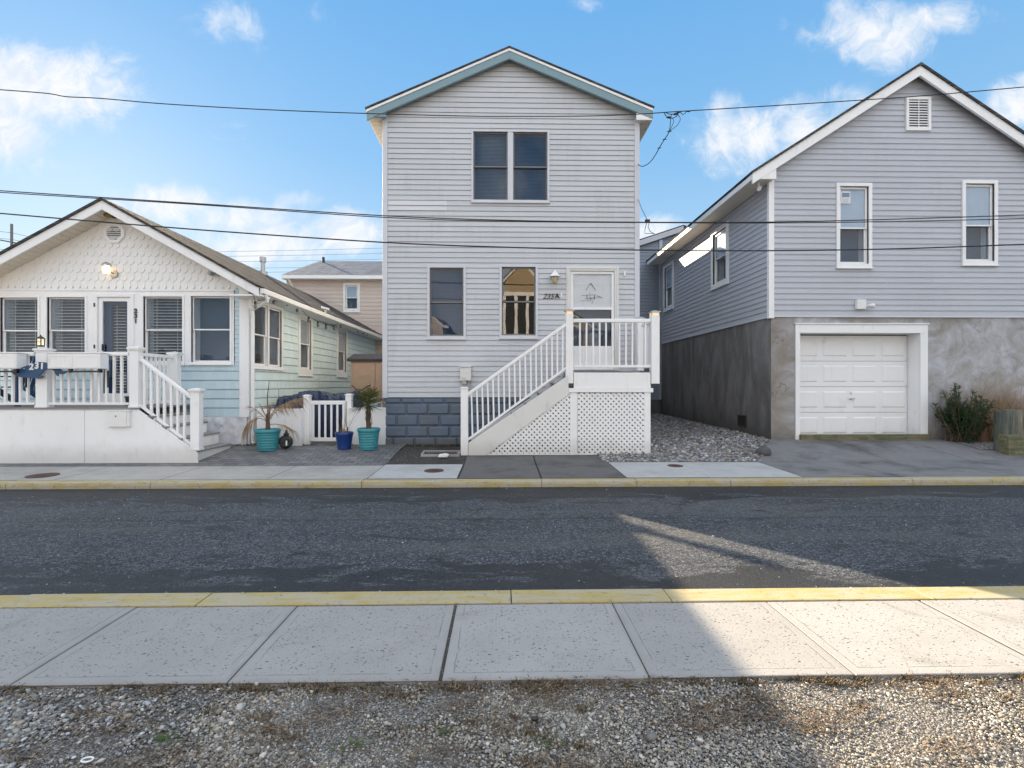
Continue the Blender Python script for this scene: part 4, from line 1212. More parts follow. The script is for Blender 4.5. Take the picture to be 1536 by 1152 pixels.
# corner board & side wall
FE = east(lxr)
mb = MB(); mb.box(F1, P(360.5, 500, YF).x, lxr - .002, .024, .045, zf_ - .01, P(370, 432, YF).z); mb.box(WORLD, lxr - .001, lxr + .035, YF - .045, YF + .08, zf_ - .01, P(370, 432, YF).z)
mb.build('corner_board', M['white'], H2, bevel=.004)
def side_rect(FX, X, px0, px1, z0, z1, flip=False):
    ya, yb = YX(px0, X), YX(px1, X)
    return (min(ya, yb) if not flip else -max(ya, yb), max(ya, yb) if not flip else -min(ya, yb), z0, z1)
sw1 = side_rect(FE, lxr, 377, 423, 1.86, 3.40); sw2 = side_rect(FE, lxr, 446.5, 468, 1.74, 3.46); sw3 = side_rect(FE, lxr, 504.5, 520, 1.75, 3.46)
zeave = l_hi[1] - .08
siding(FE, zf_, zeave - .02, .2, rect_lim(YF + .02, LB), [ins(s, .03) for s in (sw1, sw2, sw3)], .022, .004).build('wall', M['shake_mint'], H2, recalc=False)
mb = MB(); mb.box(WORLD, lxr - .3, lxr + .025, YF + .02, LB, -.1, zf_ - .004); mb.build('foundation', M['stone_white'], H2)
window(H2, FE, *sw1, trim=.07, sash_t=.04, room='interior_brown', units=2, mull=.07, tb=.06, glass='glass')
window(H2, FE, *sw2, trim=.13, sash_t=.05, room='interior_brown', tb=.17, shade_top='blind')
window(H2, FE, *sw3, trim=.13, sash_t=.05, room='interior_brown', tb=.17, shade_top='blind')
house_body(H2, M['interior'], l_pk, l_lo, l_hi, lxl + .36, lxr - .36, .1, YF + .36, LB, .2, 'core_block')
mb = MB(); mb.box(WORLD, lxl, lxl + .03, YF, LB, 0, zeave); mb.box(WORLD, lxl, lxr, LB - .03, LB, 0, zeave); mb.build('wall', M['shake_mint'], H2)
# roof
gable_roof(H2, M['roof_brown'], (l_pk[0], l_pk[1] + .02), (l_lo[0] - .02, l_lo[1] + .01), (l_hi[0] + .02, l_hi[1] + .01), 10.51, LB + .2, .05)
rake(H2, M['white'], l_pk, l_lo, l_hi, 10.54, .03, .035, .19)
for s in (-1, 1):     # sloping soffit under the gable overhang, in boards
    mb = MB(); n = 26; e = l_hi if s > 0 else l_lo
    for k in range(n):
        a_, b_ = k / n, (k + 1) / n - .004
        x0, x1 = l_pk[0] + (e[0] - l_pk[0]) * a_, l_pk[0] + (e[0] - l_pk[0]) * b_
        mb.prism(WORLD, [(x0, roofz(x0) - .155), (x1, roofz(x1) - .155), (x1, roofz(x1) - .135), (x0, roofz(x0) - .135)], 10.572, YF - .002)
    mb.prism(WORLD, [(l_pk[0], l_pk[1] - .13), (e[0], e[1] - .13), (e[0], e[1] - .12), (l_pk[0], l_pk[1] - .12)], 10.572, YF - .002)
    mb.build('soffit', M['soffit'], H2)
mb = MB(); mb.box(WORLD, P(344, 428, 10.6).x, l_hi[0] + .03, 10.57, YF + .0, l_hi[1] - .20, l_hi[1] - .165)
mb.box(WORLD, lxr + .03, l_hi[0], YF + .001, LB + .1, l_hi[1] - .14, l_hi[1] - .12); mb.build('eave_soffit', M['white'], H2)
mb = MB(); gx = l_hi[0]
prof = [(gx, -.02), (gx + .10, -.02), (gx + .105, -.03), (gx + .085, -.12), (gx, -.13)]
mb.prism(WORLD, [(x, l_hi[1] + z - .02) for x, z in prof], 10.60, LB + .15); gu = mb.build('gutter', M['white'], H2, bevel=.004)
mb = MB(); zt = l_hi[1] - .15
mb.tube([(gx + .05, 10.75, zt), (gx + .04, 10.85, zt - .12), (lxr + .09, 10.99, zt - .28), (lxr + .09, 11.02, zt - .4), (lxr + .09, 11.02, .25), (lxr + .16, 10.95, .2)], .04, 8); mb.build('downspout', M['white'], gu)
# octagonal louvre, floodlights, lantern
vc = P(173.5, 350, YF)
def octa(c, r): return [(c.x + r * math.cos(PI / 8 + k * PI / 4), c.z + r * math.sin(PI / 8 + k * PI / 4)) for k in range(8)]
mb = MB(); o8, i8 = octa(vc, .235), octa(vc, .165)
for k in range(8):
    a_, b_, c_, d_ = o8[k], o8[(k + 1) % 8], i8[(k + 1) % 8], i8[k]
    mb.prism(F1, [a_, b_, c_, d_], .015, .06)
lv = mb.build('gable_vent', M['white'], H2)
mb = MB(); mb.prism(F1, i8, .016, .02); mb.build('vent_backing', M['black'], lv)
mb = MB()
for k in range(7):
    w = vc.z - .135 + k * .043; hw = min(.158, .158 - max(0, abs(w + .02 - vc.z) - .07) * .9)
    mb.quad(F1(vc.x - hw, .052, w), F1(vc.x + hw, .052, w), F1(vc.x + hw, .026, w + .032), F1(vc.x - hw, .026, w + .032))
mb.build('louvre', M['white'], lv, recalc=False)
fc = P(171, 326, YF)
mb = MB(); mb.lathe([(.05, -.03), (.05, 0)], (fc.x + .03, YF - .02, fc.z + .01), 14, 'y'); mb.tube([(fc.x + .03, YF - .03, fc.z), (fc.x, YF - .12, fc.z - .02)], .018); mb.lathe([(.025, .04), (.05, .0), (.055, -.06), (.04, -.07)], (fc.x - .01, YF - .15, fc.z - .01), 14, 'y')
mb.build('floodlight', M['bronze'], H2, smooth=True)
fc = P(327, 411, YF)
mb = MB(); mb.box(F1, fc.x + .02, fc.x + .14, .01, .05, fc.z - .05, fc.z + .02); mb.lathe([(.018, -.16), (.04, -.15), (.05, -.04), (.03, 0)], (fc.x - .02, YF - .04, fc.z + .03), 12, 'y'); mb.lathe([(.018, -.14), (.04, -.13), (.05, -.04), (.03, 0)], (fc.x - .1, YF - .04, fc.z - .01), 12, 'y')
mb.build('floodlight', M['metal'], H2, smooth=True)
lc = P(168, 405, YF)
mb = MB(); mb.lathe([(.075, -.03), (.085, -.015), (.085, 0)], (lc.x + .07, YF - .025, lc.z - .10), 18, 'y'); mb.tube([(lc.x + .07, YF - .03, lc.z - .1), (lc.x + .05, YF - .12, lc.z - .06), (lc.x, YF - .15, lc.z + .06)], .014)
mb.lathe([(.01, .14), (.05, .12), (.085, .085), (.095, .06), (.05, .06)], (lc.x, YF - .15, lc.z), 18)
lan = mb.build('wall_lantern', M['metal'], H2, smooth=True)
mb = MB(); mb.lathe([(.045, .06), (.075, .03), (.075, -.06), (.05, -.11), (.0, -.125)], (lc.x, YF - .15, lc.z), 18); mb.build('lamp_glass', M['bulb_lit'], lan, smooth=True)
mb = MB()
for k in range(8):
    an = k * PI / 4; mb.tube([(lc.x + .078 * math.cos(an), YF - .15 + .078 * math.sin(an), lc.z + .06), (lc.x + .08 * math.cos(an), YF - .15 + .08 * math.sin(an), lc.z - .06), (lc.x, YF - .15, lc.z - .135)], .005, 5)
mb.build('lamp_cage', M['metal'], lan)
# roof vent pipe, gutter floodlight
xv = l_pk[0] + .25; yv = YX(394, xv); zv = roofz(xv)
mb = MB(); mb.tube([(xv, yv, zv - .1), (xv, yv, zv + .42)], .075, 12); mb.tube([(xv, yv, zv + .40), (xv, yv, zv + .56)], .11, 12); mb.tube([(xv, yv, zv - .05), (xv, yv, zv + .08)], .15, 12); mb.build('flue_pipe', M['metal'], H2)
yv = YX(488, gx + .1); zv = l_hi[1]
mb = MB(); mb.bar((gx + .09, yv, zv - .05), (gx + .12, yv, zv + .05), .04, .05); mb.bar((gx + .02, yv - .08, zv + .10), (gx + .22, yv - .02, zv + .05), .16, .05); mb.build('floodlight', M['white_plain'], H2, bevel=.01)

# string of lights under the eave
SL = thing('string_lights', 'string of small dark bulbs hung under the cottage eave', 'string lights', (lxr + .3, 13, 3.2))
xs_ = lxr + .34
pp = [(379, 440), (383, 452), (411, 446), (431, 449), (446, 459), (463, 475), (477, 482), (489, 486), (501, 487.5), (511, 485), (520, 482), (529, 486), (537, 492), (545, 495), (551, 497), (560, 499), (566, 501)]
cp = []
for x, y in pp:
    Y = YX(x, xs_); cp.append(Vector((xs_, Y, P(x, y, Y).z)))
mb = MB(); mb.tube(cp, .007, 5); mb.build('cable', M['rubber'], SL)
for q in cp[1:]:
    mb = MB(); mb.tube([q, q - Vector((0, 0, .06))], [.026, .03], 8); mb.build('socket', M['rubber'], SL)
    mb = MB(); mb.lathe([(.015, -.06), (.04, -.095), (.034, -.14), (.0, -.165)], q, 10); mb.build('bulb', M['frame_bronze'], SL, smooth=True)
# wall lamp near the corner
q = P(386, 452, 11.3)

# ================================================================== porch
YP = 9.34
FP = front(YP)
p0 = P(207, 612, YP)
PO = thing('porch', 'white panelled front porch with baluster railing and side steps', 'porch', (p0.x, YP, .03))
px_l = lxl + .2
zd = P(100, 611.5, YP).z
mb = MB()
for k in range(12):
    ya = YP - .02 + k * .14
    mb.box(WORLD, px_l, p0.x + .0, ya, min(ya + .134, YF - .03), zd - .03, zd)
mb.build('deck', M['tread'], PO)
zgp = .0
seam = P(127, 650, YP).x
dpt = [(p0.x - .005, zgp), (P(296.5, 694, YP).x, zgp), (P(296.5, 694, YP).x, P(296.5, 679, YP).z), (p0.x - .005, zd - .035)]
mb = MB(); mb.box(FP, px_l, seam - .006, -.03, 0, zgp, zd - .032)
mb.prism(FP, [(seam + .002, zgp), dpt[1], dpt[2], dpt[3], (seam + .002, zd - .032)], -.03, 0)
mb.box(WORLD, px_l, px_l + .03, YP + .031, YF - .03, zgp, zd - .032)
mb.build('skirt_panel', M['white'], PO)
mb = MB(); mb.box(FP, seam - .005, seam + .001, -.02, -.006, zgp, zd - .034); mb.build('panel_seam', M['metal'], PO)
pA_ = post(PO, 53, 70, 523, 611.5, YP, 'wide', .14)
post(PO, 193.5, 207, 521, 611.5, YP, 'wide', .14)
post(PO, 252.5, 265.5, 529, 608, 10.45, 'wide', .14)
post(PO, 285, 298.5, 584, 676, YP, 'wide', .14)
yc = YP + .07
rail_run(PO, P(70, 531.5, yc), P(194, 531.5, yc), P(70, 605.5, yc), P(194, 605.5, yc), 10, .045, .05, .038)
rail_run(PO, P(-260, 531.5, yc), P(53, 531.5, yc), P(-260, 605.5, yc), P(53, 605.5, yc), 27, .045, .05, .038)
rail_run(PO, P(207, 536, yc), P(287, 596, yc), P(207, 605, yc), P(287, 667, yc), 7, .045, .05, .038)
a_ = P(201, 531.5, yc); b_ = P(258.5, 536, 10.45); c_ = P(201, 605.5, yc)
rail_run(PO, (a_.x, YP + .15, a_.z), (b_.x, 10.44, a_.z), (a_.x, YP + .15, c_.z), (b_.x, 10.44, c_.z), 7, .045, .05, .036)
# side steps
for k, (pxr, pyf) in enumerate(((297, 677), (297, 657.5), (297, 639.5), (297, 624))):
    z = P(297, pyf, YP).z
    xr2 = -5.665 - .245 * k
    mb = MB(); mb.box(WORLD, xr2 - .30, xr2 + .02, YP + .005 if k else YP + .002, 10.60, z - .032, z)
    s = mb.build('step', M['tread'], PO, bevel=.004)
    mb = MB(); mb.box(WORLD, xr2 - .02, xr2 - .0, YP + .03, 10.58, (z - .235 if k else .0), z - .034); mb.box(WORLD, xr2 - .3, xr2 - .021, 10.55, 10.58, max(0, z - .9), z - .034); mb.build('riser', M['white'], s)
# small access door on the panel
a_, b_, w0, w1 = R4(164, 640, 197, 617, YP)
mb = MB(); mb.box(FP, a_, b_ - .05, .001, .055, w0, w1); mb.box(FP, b_ - .048, b_, .001, .05, w0 + .004, w1 - .004); mb.box(FP, a_ - .008, b_ + .008, .001, .06, w1, w1 + .02)
hb = mb.build('hose_box', M['white_plain'], PO, bevel=.006)
q = P(177, 624, YP); mb = MB(); mb.lathe([(.013, -.004), (.013, 0)], (q.x, YP - .056, q.z), 10, 'y'); mb.build('lock', M['black'], hb)
# lantern on the porch post
q = P(61, 520, YP + .07)
LA = thing('lantern', 'little black lantern standing on a white porch post cap', 'lantern', (q.x, YP + .07, q.z))
zq = q.z + .0
mb = MB(); mb.lathe([(.055, 0), (.055, .02), (.02, .03), (.02, .035)], (q.x, YP + .07, zq), 8); mb.lathe([(.065, .145), (.07, .15), (.03, .185), (.01, .195), (.012, .21), (.0, .225)], (q.x, YP + .07, zq), 8)
for k in range(4):
    an = PI / 4 + k * PI / 2; x_, y_ = q.x + .052 * math.cos(an), YP + .07 + .052 * math.sin(an)
    mb.box(WORLD, x_ - .006, x_ + .006, y_ - .006, y_ + .006, zq + .02, zq + .15)
mb.box(WORLD, q.x - .04, q.x + .04, YP + .028, YP + .032, zq + .085, zq + .092)
mb.build('frame', M['black'], LA)
mb = MB(); mb.box(WORLD, q.x - .034, q.x + .034, YP + .036, YP + .104, zq + .03, zq + .145); mb.build('lantern_glass', M['lantern_lit'], LA)
# planter boxes on the rail
def planter(pxa, pxb, label):
    q0, q1 = P(pxa, 553, YP - .19), P(pxb, 530, YP - .19)
    t = thing('planter_box', label, 'planter', ((q0.x + q1.x) / 2, YP - .1, q0.z), 'white planter boxes hooked on the porch rail')
    f = front(YP - .19)
    mb = MB(); mb.box(f, q0.x, q1.x, -.20, 0, q0.z, q1.z); o = mb.build('box', M['white'], t, bevel=.008)
    mb = MB(); mb.box(f, q0.x - .012, q1.x + .012, -.212, .012, q1.z + .001, q1.z + .02)
    mb.build('rim', M['white'], t, bevel=.004)
    mb = MB(); n = 2; wd = (q1.x - q0.x) / n
    for k in range(n): ring(mb, f, q0.x + k * wd + .03, q0.x + (k + 1) * wd - .02, q0.z + .03, q1.z - .05, .008, .0, .006)
    mb.build('moulding', M['white'], t)
    mb = MB(); zb2 = q0.z
    mb.box(f, q1.x - .56, q1.x - .0, -.05, -.01, zb2 - .065, zb2 - .035)
    for u in (q1.x - .56, q1.x - .04): mb.box(f, u, u + .04, -.06, 0., zb2 - .07, zb2 - .002)
    mb.box(f, q1.x - .005, q1.x + .015, -.19, -.165, zb2 - .34, zb2 - .03)
    mb.build('bracket', M['black'], t)
planter(71, 150, 'white planter box on the rail over the whale tail')
planter(-62, 24.5, 'white planter box on the rail touching the whale nose')
# whale shaped house sign
WZ = [(165, 640), (220, 612), (290, 592), (350, 572), (420, 545), (470, 522), (520, 511), (570, 507), (640, 512), (672, 518), (700, 560), (740, 588), (800, 598), (858, 598), (868, 616), (890, 636), (925, 642), (967, 637), (950, 662), (915, 680), (880, 684), (842, 678), (838, 700), (846, 718), (815, 706), (795, 684), (786, 655), (770, 632), (735, 617), (695, 613), (665, 618), (636, 634), (610, 656), (580, 684), (556, 702), (590, 706), (632, 711), (610, 736), (575, 747), (535, 746), (495, 735), (420, 739), (340, 734), (270, 722), (215, 702), (185, 676)]
wp = [P(x / 9.6, 490 + y / 9.6, YP - .10) for x, y in WZ]
q = P(60, 556, YP - .1)
WS = thing('whale_sign', 'navy whale shaped board with white numerals 231 on the porch rail', 'sign', (q.x, YP - .1, q.z))
mb = MB(); mb.prism(front(YP - .10), [(v.x, v.z) for v in wp], -.02, 0); mb.build('board', M['navy'], WS, bevel=.004)
mb = MB()
for s_, x_, y_, sc_ in (('2', 44.4, 554.4, .155), ('3', 52.4, 552.8, .155), ('1', 60.2, 553.2, .155)):
    v = P(x_, y_, YP - .1); m2 = text_mesh(s_, sc_, front(YP - .10), v.x, .007, v.z, .006, .05, .006); mb.add(m2.v, m2.f)
mb.build('numerals', M['white_plain'], WS)
v = P(36.4, 552.8, YP - .1); mb = MB(); mb.lathe([(.008, -.004), (.008, 0)], (v.x, YP - .102, v.z), 10, 'y'); mb.build('eye', M['white_plain'], WS)
# blue porch chair, mostly behind the balusters
q = P(22, 600, 10.1)
CH = thing('porch_chair', 'dark blue slatted chair on the porch behind the balusters', 'chair', (q.x, 10.1, zd))
def chair(t, x, y, z, m):
    mb = MB()
    for k in range(5): mb.box(WORLD, x - .27 + k * .11, x - .175 + k * .11, y - .27, y + .25, z + .36 - .0, z + .385)
    mb.build('seat', m, t, bevel=.004)
    mb = MB()
    for k in range(5):
        u = x - .27 + k * .11; mb.bar((u + .047, y + .22, z + .30), (u + .047, y + .46, z + 1.0), .09, .02, (1, 0, 0))
    mb.build('backrest', m, t, bevel=.004)
    for sx in (-1, 1):
        mb = MB(); mb.bar((x + sx * .30, y - .25, z), (x + sx * .30, y - .25, z + .57), .045, .09); mb.build('leg', m, t)
        mb = MB(); mb.bar((x + sx * .30, y - .1, z + .36), (x + sx * .30, y + .45, z + .0), .045, .1, (0, 1, 0)); mb.build('leg', m, t)
        mb = MB(); mb.box(WORLD, x + sx * .30 - .06, x + sx * .30 + .06, y - .30, y + .38, z + .57, z + .595); mb.build('armrest', m, t, bevel=.004)
chair(CH, q.x, 10.1, zd, M['navy'])
q = P(232, 600, 10.75)
BI = thing('porch_bin', 'dark green tub on the porch behind the stair balusters', 'tub', (q.x, 10.75, zd - .3))
mb = MB(); mb.lathe([(.13, .0), (.17, .36), (.18, .37), (.18, .40), (.15, .40)], (q.x, 10.2, P(232, 624, 10.2).z), 18); mb.build('tub', m_flat('dark_green_plastic', (.025, .06, .05)), BI, smooth=True)

# ================================================================== right hand grey house
rxl = P(1156.5, 500, YF).x
q = P(1380, 95, 10.8); r_pk = (q.x, q.z)
q = P(1129, 257, 10.8); r_lo = (q.x, q.z)
r_hi = (2 * r_pk[0] - r_lo[0], r_lo[1])
rxr = 2 * r_pk[0] - rxl
RB = 18.6
H3 = thing('house', 'grey vinyl house raised on a bare stucco garage storey with white garage door', 'house', (r_pk[0], YF, .25))
z_rs = P(1300, 474, YF).z
g1 = R4(1253.5, 275, 1306.5, 402, YF); g2 = R4(1441.5, 271, 1494.5, 398, YF)
siding(F1, z_rs, r_pk[1] - .05, .1245, gable_lim(r_pk, r_lo, r_hi, rxl, rxr, .05), [ins(g1, .03), ins(g2, .03)], .017).build('wall', M['vinyl_right'], H3, recalc=False)
FW = west(rxl)
zre = r_lo[1] - .12
s1 = side_rect(FW, rxl, 1068.5, 1094, 4.17, 5.80, True); s2 = side_rect(FW, rxl, 996.6, 1011.3, 4.14, 5.80, True)
siding(FW, z_rs, zre, .1245, rect_lim(-RB, -YF - .02), [ins(s, .03) for s in (s1, s2)], .017).build('wall', M['vinyl_right'], H3, recalc=False)
house_body(H3, M['interior'], r_pk, r_lo, r_hi, rxl + .36, rxr - .02, z_rs + .0, YF + .36, RB, .2, 'core_block')
for h in (g1, g2):
    w = window(H3, F1, *h, trim=.075, sash_t=.05, glass='glass', room='interior_blue', shade_top='shade_white', tb=.085, proud=.045, blind=None, meet=.47)
    if h is g1:
        u0, w1 = h[0] + .14, h[3] - .17
        mb = MB(); mb.box(F1, u0, u0 + .21, -.0255, -.023, w1 - .27, w1 + .0); st_ = mb.build('notice', M['white_plain'], w)
        mb = MB(); mb.box(F1, u0 + .02, u0 + .19, -.0225, -.021, w1 - .13, w1 - .03)
        for k in range(4): mb.box(F1, u0 + .03, u0 + .19 - .03 * (k % 2), -.0225, -.021, w1 - .17 - k * .025, w1 - .162 - k * .025)
        st2 = mb.build('notice_print', M['blind_navy'], w)
for s in (s1, s2):
    window(H3, FW, *s, trim=.11, sash_t=.06, glass='glass', room='interior_blue', shade_top='shade_white', tb=.11, proud=.05)
# corner boards
mb = MB(); mb.box(F1, P(1152, 400, YF).x, P(1160, 400, YF).x, .018, .04, z_rs - .06, P(1160, 267, YF).z); mb.box(WORLD, rxl - .045, rxl - .019, YF - .039, YF + .09, z_rs - .06, P(1160, 267, YF).z)
mb.build('corner_board', M['white'], H3, bevel=.003)
# roof trim
gable_roof(H3, M['roof_dark'], (r_pk[0], r_pk[1] + .008), (r_lo[0] - .03, r_lo[1]), (r_hi[0] + .03, r_hi[1]), 10.76, RB + .2, .05)
rake(H3, M['white'], r_pk, r_lo, r_hi, 10.79, .05, .035, .235)
zb = P(1140, 268, 10.79).z; xi = P(1165, 260, 10.79).x
slr = (r_pk[1] - r_lo[1]) / (r_pk[0] - r_lo[0])
mb = MB(); mb.prism(WORLD, [(r_lo[0] + .004, zb), (xi, zb), (xi, r_lo[1] + (xi - r_lo[0]) * slr - .275), (r_lo[0] + .004, r_lo[1] - .09)], 10.80, 10.845); mb.build('eave_return', M['white'], H3, bevel=.003)
mb = MB(); mb.box(WORLD, r_lo[0], r_lo[0] + .03, 10.846, RB + .1, zb, r_lo[1] - .05); mb.build('eave_fascia', M['white'], H3)
mb = MB(); n = 30
for k in range(n):
    ya = 10.85 + k * (RB - 10.85) / n
    mb.box(WORLD, r_lo[0] + .032, rxl - .02, ya, ya + (RB - 10.85) / n - .012, zb + .01, zb + .022)
mb.box(WORLD, r_lo[0] + .032, rxl - .02, 10.85, RB, zb + .023, zb + .03); mb.build('soffit', M['soffit'], H3)
# louvred gable vent
a_, b_, w0, w1 = R4(1357, 197, 1394, 147, YF)
mb = MB(); ring(mb, F1, a_, b_, w0, w1, .06, .0, .055); gv = mb.build('gable_vent', M['white'], H3, bevel=.004)
mb = MB(); mb.box(F1, a_ + .061, b_ - .061, .017, .02, w0 + .061, w1 - .061); mb.build('vent_backing', M['black'], gv)
mb = MB(); n = 11; hh = (w1 - w0 - .12) / n
for k in range(n):
    w = w0 + .06 + k * hh; mb.quad(F1(a_ + .06, .05, w), F1(b_ - .06, .05, w), F1(b_ - .06, .026, w + hh * .72), F1(a_ + .06, .026, w + hh * .72))
mb.box(F1, (a_ + b_) / 2 - .008, (a_ + b_) / 2 + .008, .045, .052, w0 + .06, w1 - .06)
mb.build('louvre', M['white'], gv, recalc=False)
# twin floodlight with one lamp
a_, b_, w0, w1 = R4(1281.5, 464.5, 1295.5, 450, YF)
mb = MB(); mb.box(F1, a_, b_, .012, .09, w0, w1); fl = mb.build('floodlight', M['white_plain'], H3, bevel=.012)
mb = MB(); mb.tube([F1(b_ - .02, .06, w0 + .06), F1(b_ + .04, .10, w0 + .08), F1(b_ + .07, .12, w0 + .075), F1(b_ + .12, .13, w0 + .07), F1(b_ + .17, .135, w0 + .065)], [.015, .02, .05, .055, .01], 12); mb.build('lamp_head', M['white_plain'], fl, smooth=True)
# eave camera
q = P(1138, 272, 11.05)
mb = MB(); mb.tube([(q.x, q.y, zb + .01), (q.x, q.y, zb - .07), (q.x + .03, q.y - .03, zb - .10)], .022, 10); mb.tube([(q.x - .05, q.y - .12, zb - .17), (q.x + .03, q.y + .02, zb - .08)], .042, 12); mb.build('security_camera', M['white_plain'], H3, smooth=True)
# stucco storey with the garage opening
go = R4(1198.5, 664, 1378.5, 500, YF)
gop = (go[0], go[1], .0, go[3])
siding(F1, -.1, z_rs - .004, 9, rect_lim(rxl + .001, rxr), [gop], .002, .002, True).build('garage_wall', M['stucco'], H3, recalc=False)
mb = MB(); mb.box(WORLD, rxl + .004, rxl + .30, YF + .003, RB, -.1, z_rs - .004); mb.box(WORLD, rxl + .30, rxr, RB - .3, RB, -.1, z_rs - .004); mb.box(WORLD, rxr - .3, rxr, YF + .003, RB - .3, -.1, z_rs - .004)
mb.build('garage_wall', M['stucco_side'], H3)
mb = MB(); mb.box(F1, rxl, rxr, -.002, .028, z_rs - .03, z_rs - .001); mb.box(WORLD, rxl - .026, rxl + .003, YF - .027, RB, z_rs - .03, z_rs - .001); mb.build('starter_strip', M['corner'], H3)
mb = MB(); ti = P(1192, 600, YF).x; to = P(1389.5, 600, YF).x; tt_ = P(1290, 487, YF).z
mb.box(F1, ti, go[0], .003, .045, .17, go[3]); mb.box(F1, go[1], to, .003, .045, .20, go[3]); mb.box(F1, ti, to, .003, .045, go[3] + .001, tt_); mb.box(F1, ti - .02, to + .02, .003, .07, tt_ + .001, tt_ + .025)
mb.box(F1, go[0] - .02, go[0], -.34, .002, .15, go[3]); mb.box(F1, go[1], go[1] + .02, -.34, .002, .15, go[3]); mb.box(F1, go[0], go[1], -.34, .002, go[3] + .001, go[3] + .02)
gf = mb.build('garage_frame', M['white'], H3, bevel=.004)
gd = MB(); n = 4; gz0, gz1 = .26, go[3] - .02; sh = (gz1 - gz0) / n; cw = (go[1] - go[0]) / 4
for k in range(n):
    w0, w1 = gz0 + k * sh + .004, gz0 + (k + 1) * sh - .004
    gd.box(F1, go[0] + .004, go[1] - .012, -.36, -.32, w0, w1)
    for c in range(4):
        u0, u1 = go[0] + c * cw + .07, go[0] + (c + 1) * cw - .06
        x0, x1, y0, y1 = u0, u1, w0 + .105, w1 - .10
        A = [F1(u, -.3195, w) for u, w in ((x0, y0), (x1, y0), (x1, y1), (x0, y1))]
        B = [F1(u, -.330, w) for u, w in ((x0 + .012, y0 + .012), (x1 - .012, y0 + .012), (x1 - .012, y1 - .012), (x0 + .012, y1 - .012))]
        Cc = [F1(u, -.312, w) for u, w in ((x0 + .0, y0 + .0), (x1, y0), (x1, y1), (x0, y1))]
        # raised field: bevelled block standing on the section
        D = [F1(u, -.305, w) for u, w in ((x0 + .03, y0 + .03), (x1 - .03, y0 + .03), (x1 - .03, y1 - .03), (x0 + .03, y1 - .03))]
        gd.add(A + D, [(4, 5, 6, 7), (0, 1, 5, 4), (1, 2, 6, 5), (2, 3, 7, 6), (3, 0, 4, 7)])
gdo = gd.build('garage_door', M['white'], H3)
mb = MB(); mb.box(F1, go[0], go[1], -.42, -.40, .1, go[3]); mb.build('interior', M['black'], H3)
q = P(1276, 598, YF + .32); mb = MB(); mb.tube([(q.x, YF + .32, q.z), (q.x, YF + .27, q.z)], .014, 8); mb.tube([(q.x - .065, YF + .27, q.z), (q.x + .065, YF + .27, q.z)], .012, 8); mb.lathe([(.02, -.01), (.02, 0)], (q.x, YF + .319, q.z + .12), 10, 'y'); mb.build('door_handle', M['metal'], gdo)
# foundation vent in the side wall
yv0, yv1 = YX(1120, rxl), YX(1107, rxl); z0v, z1v = P(1113, 640, (yv0 + yv1) / 2).z, P(1113, 622.5, (yv0 + yv1) / 2).z
mb = MB(); ring(mb, FW, -yv1, -yv0, z0v, z1v, .03, -.005, .02); fv = mb.build('foundation_vent', M['iron'], H3)
mb = MB(); mb.box(FW, -yv1 + .03, -yv0 - .03, -.003, .002, z0v + .03, z1v - .03); mb.build('vent_backing', M['black'], fv)

# ------------------------------------------------------------------ grey rear house between the two
q1_, q2_ = P(958, 362, 19), P(1012, 345, 19)
H4 = thing('house', 'small slate grey clapboard building glimpsed between the two grey houses', 'house', (5, 19, .3))
rp = [(3.16, q1_.z - (q1_.x - 3.16) * .30), (q1_.x, q1_.z), (q2_.x + .3, q2_.z + .12), (9.0, q2_.z - .5), (9.0, .1), (3.16, .1)]
def rlim(w):
    if w <= rp[0][1]: lo = 3.16
    elif w <= rp[1][1]: lo = 3.16 + (w - rp[0][1]) / (rp[1][1] - rp[0][1]) * (rp[1][0] - 3.16)
    else: lo = rp[1][0] + (w - rp[1][1]) / (rp[2][1] - rp[1][1]) * (rp[2][0] - rp[1][0])
    hi = 9.0 if w < rp[3][1] else 9.0 - (w - rp[3][1]) / (rp[2][1] - rp[3][1]) * (9.0 - rp[2][0])
    return (lo, max(lo, hi))
siding(front(19), .9, rp[2][1] - .03, .125, rlim).build('wall', M['vinyl_slate'], H4, recalc=False)
mb = MB(); mb.prism(WORLD, [(x, min(z, z - .06)) for x, z in rp], 19.02, 27); mb.build('core_block', M['interior'], H4)
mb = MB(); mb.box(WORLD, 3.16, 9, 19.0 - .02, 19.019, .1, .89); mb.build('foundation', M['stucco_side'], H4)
mb = MB()
for a_, b_ in ((rp[0], rp[1]), (rp[1], rp[2]), (rp[2], rp[3])):
    mb.prism(WORLD, [a_, b_, (b_[0], b_[1] + .05), (a_[0], a_[1] + .05)], 18.9, 27)
mb.build('roof', M['roof_dark'], H4)
mb = MB()
for a_, b_ in ((rp[0], rp[1]), (rp[1], rp[2])):
    mb.prism(WORLD, [(a_[0], a_[1] - .20), (b_[0], b_[1] - .20), (b_[0], b_[1] - .002), (a_[0], a_[1] - .002)], 18.86, 18.98)
mb.build('rake_board', M['corner'], H4)
mb = MB(); ux = P(991, 400, 18.97).x; mb.box(WORLD, ux - .06, ux + .06, 18.93, 18.978, .9, 7); mb.build('corner_board', M['corner'], H4)

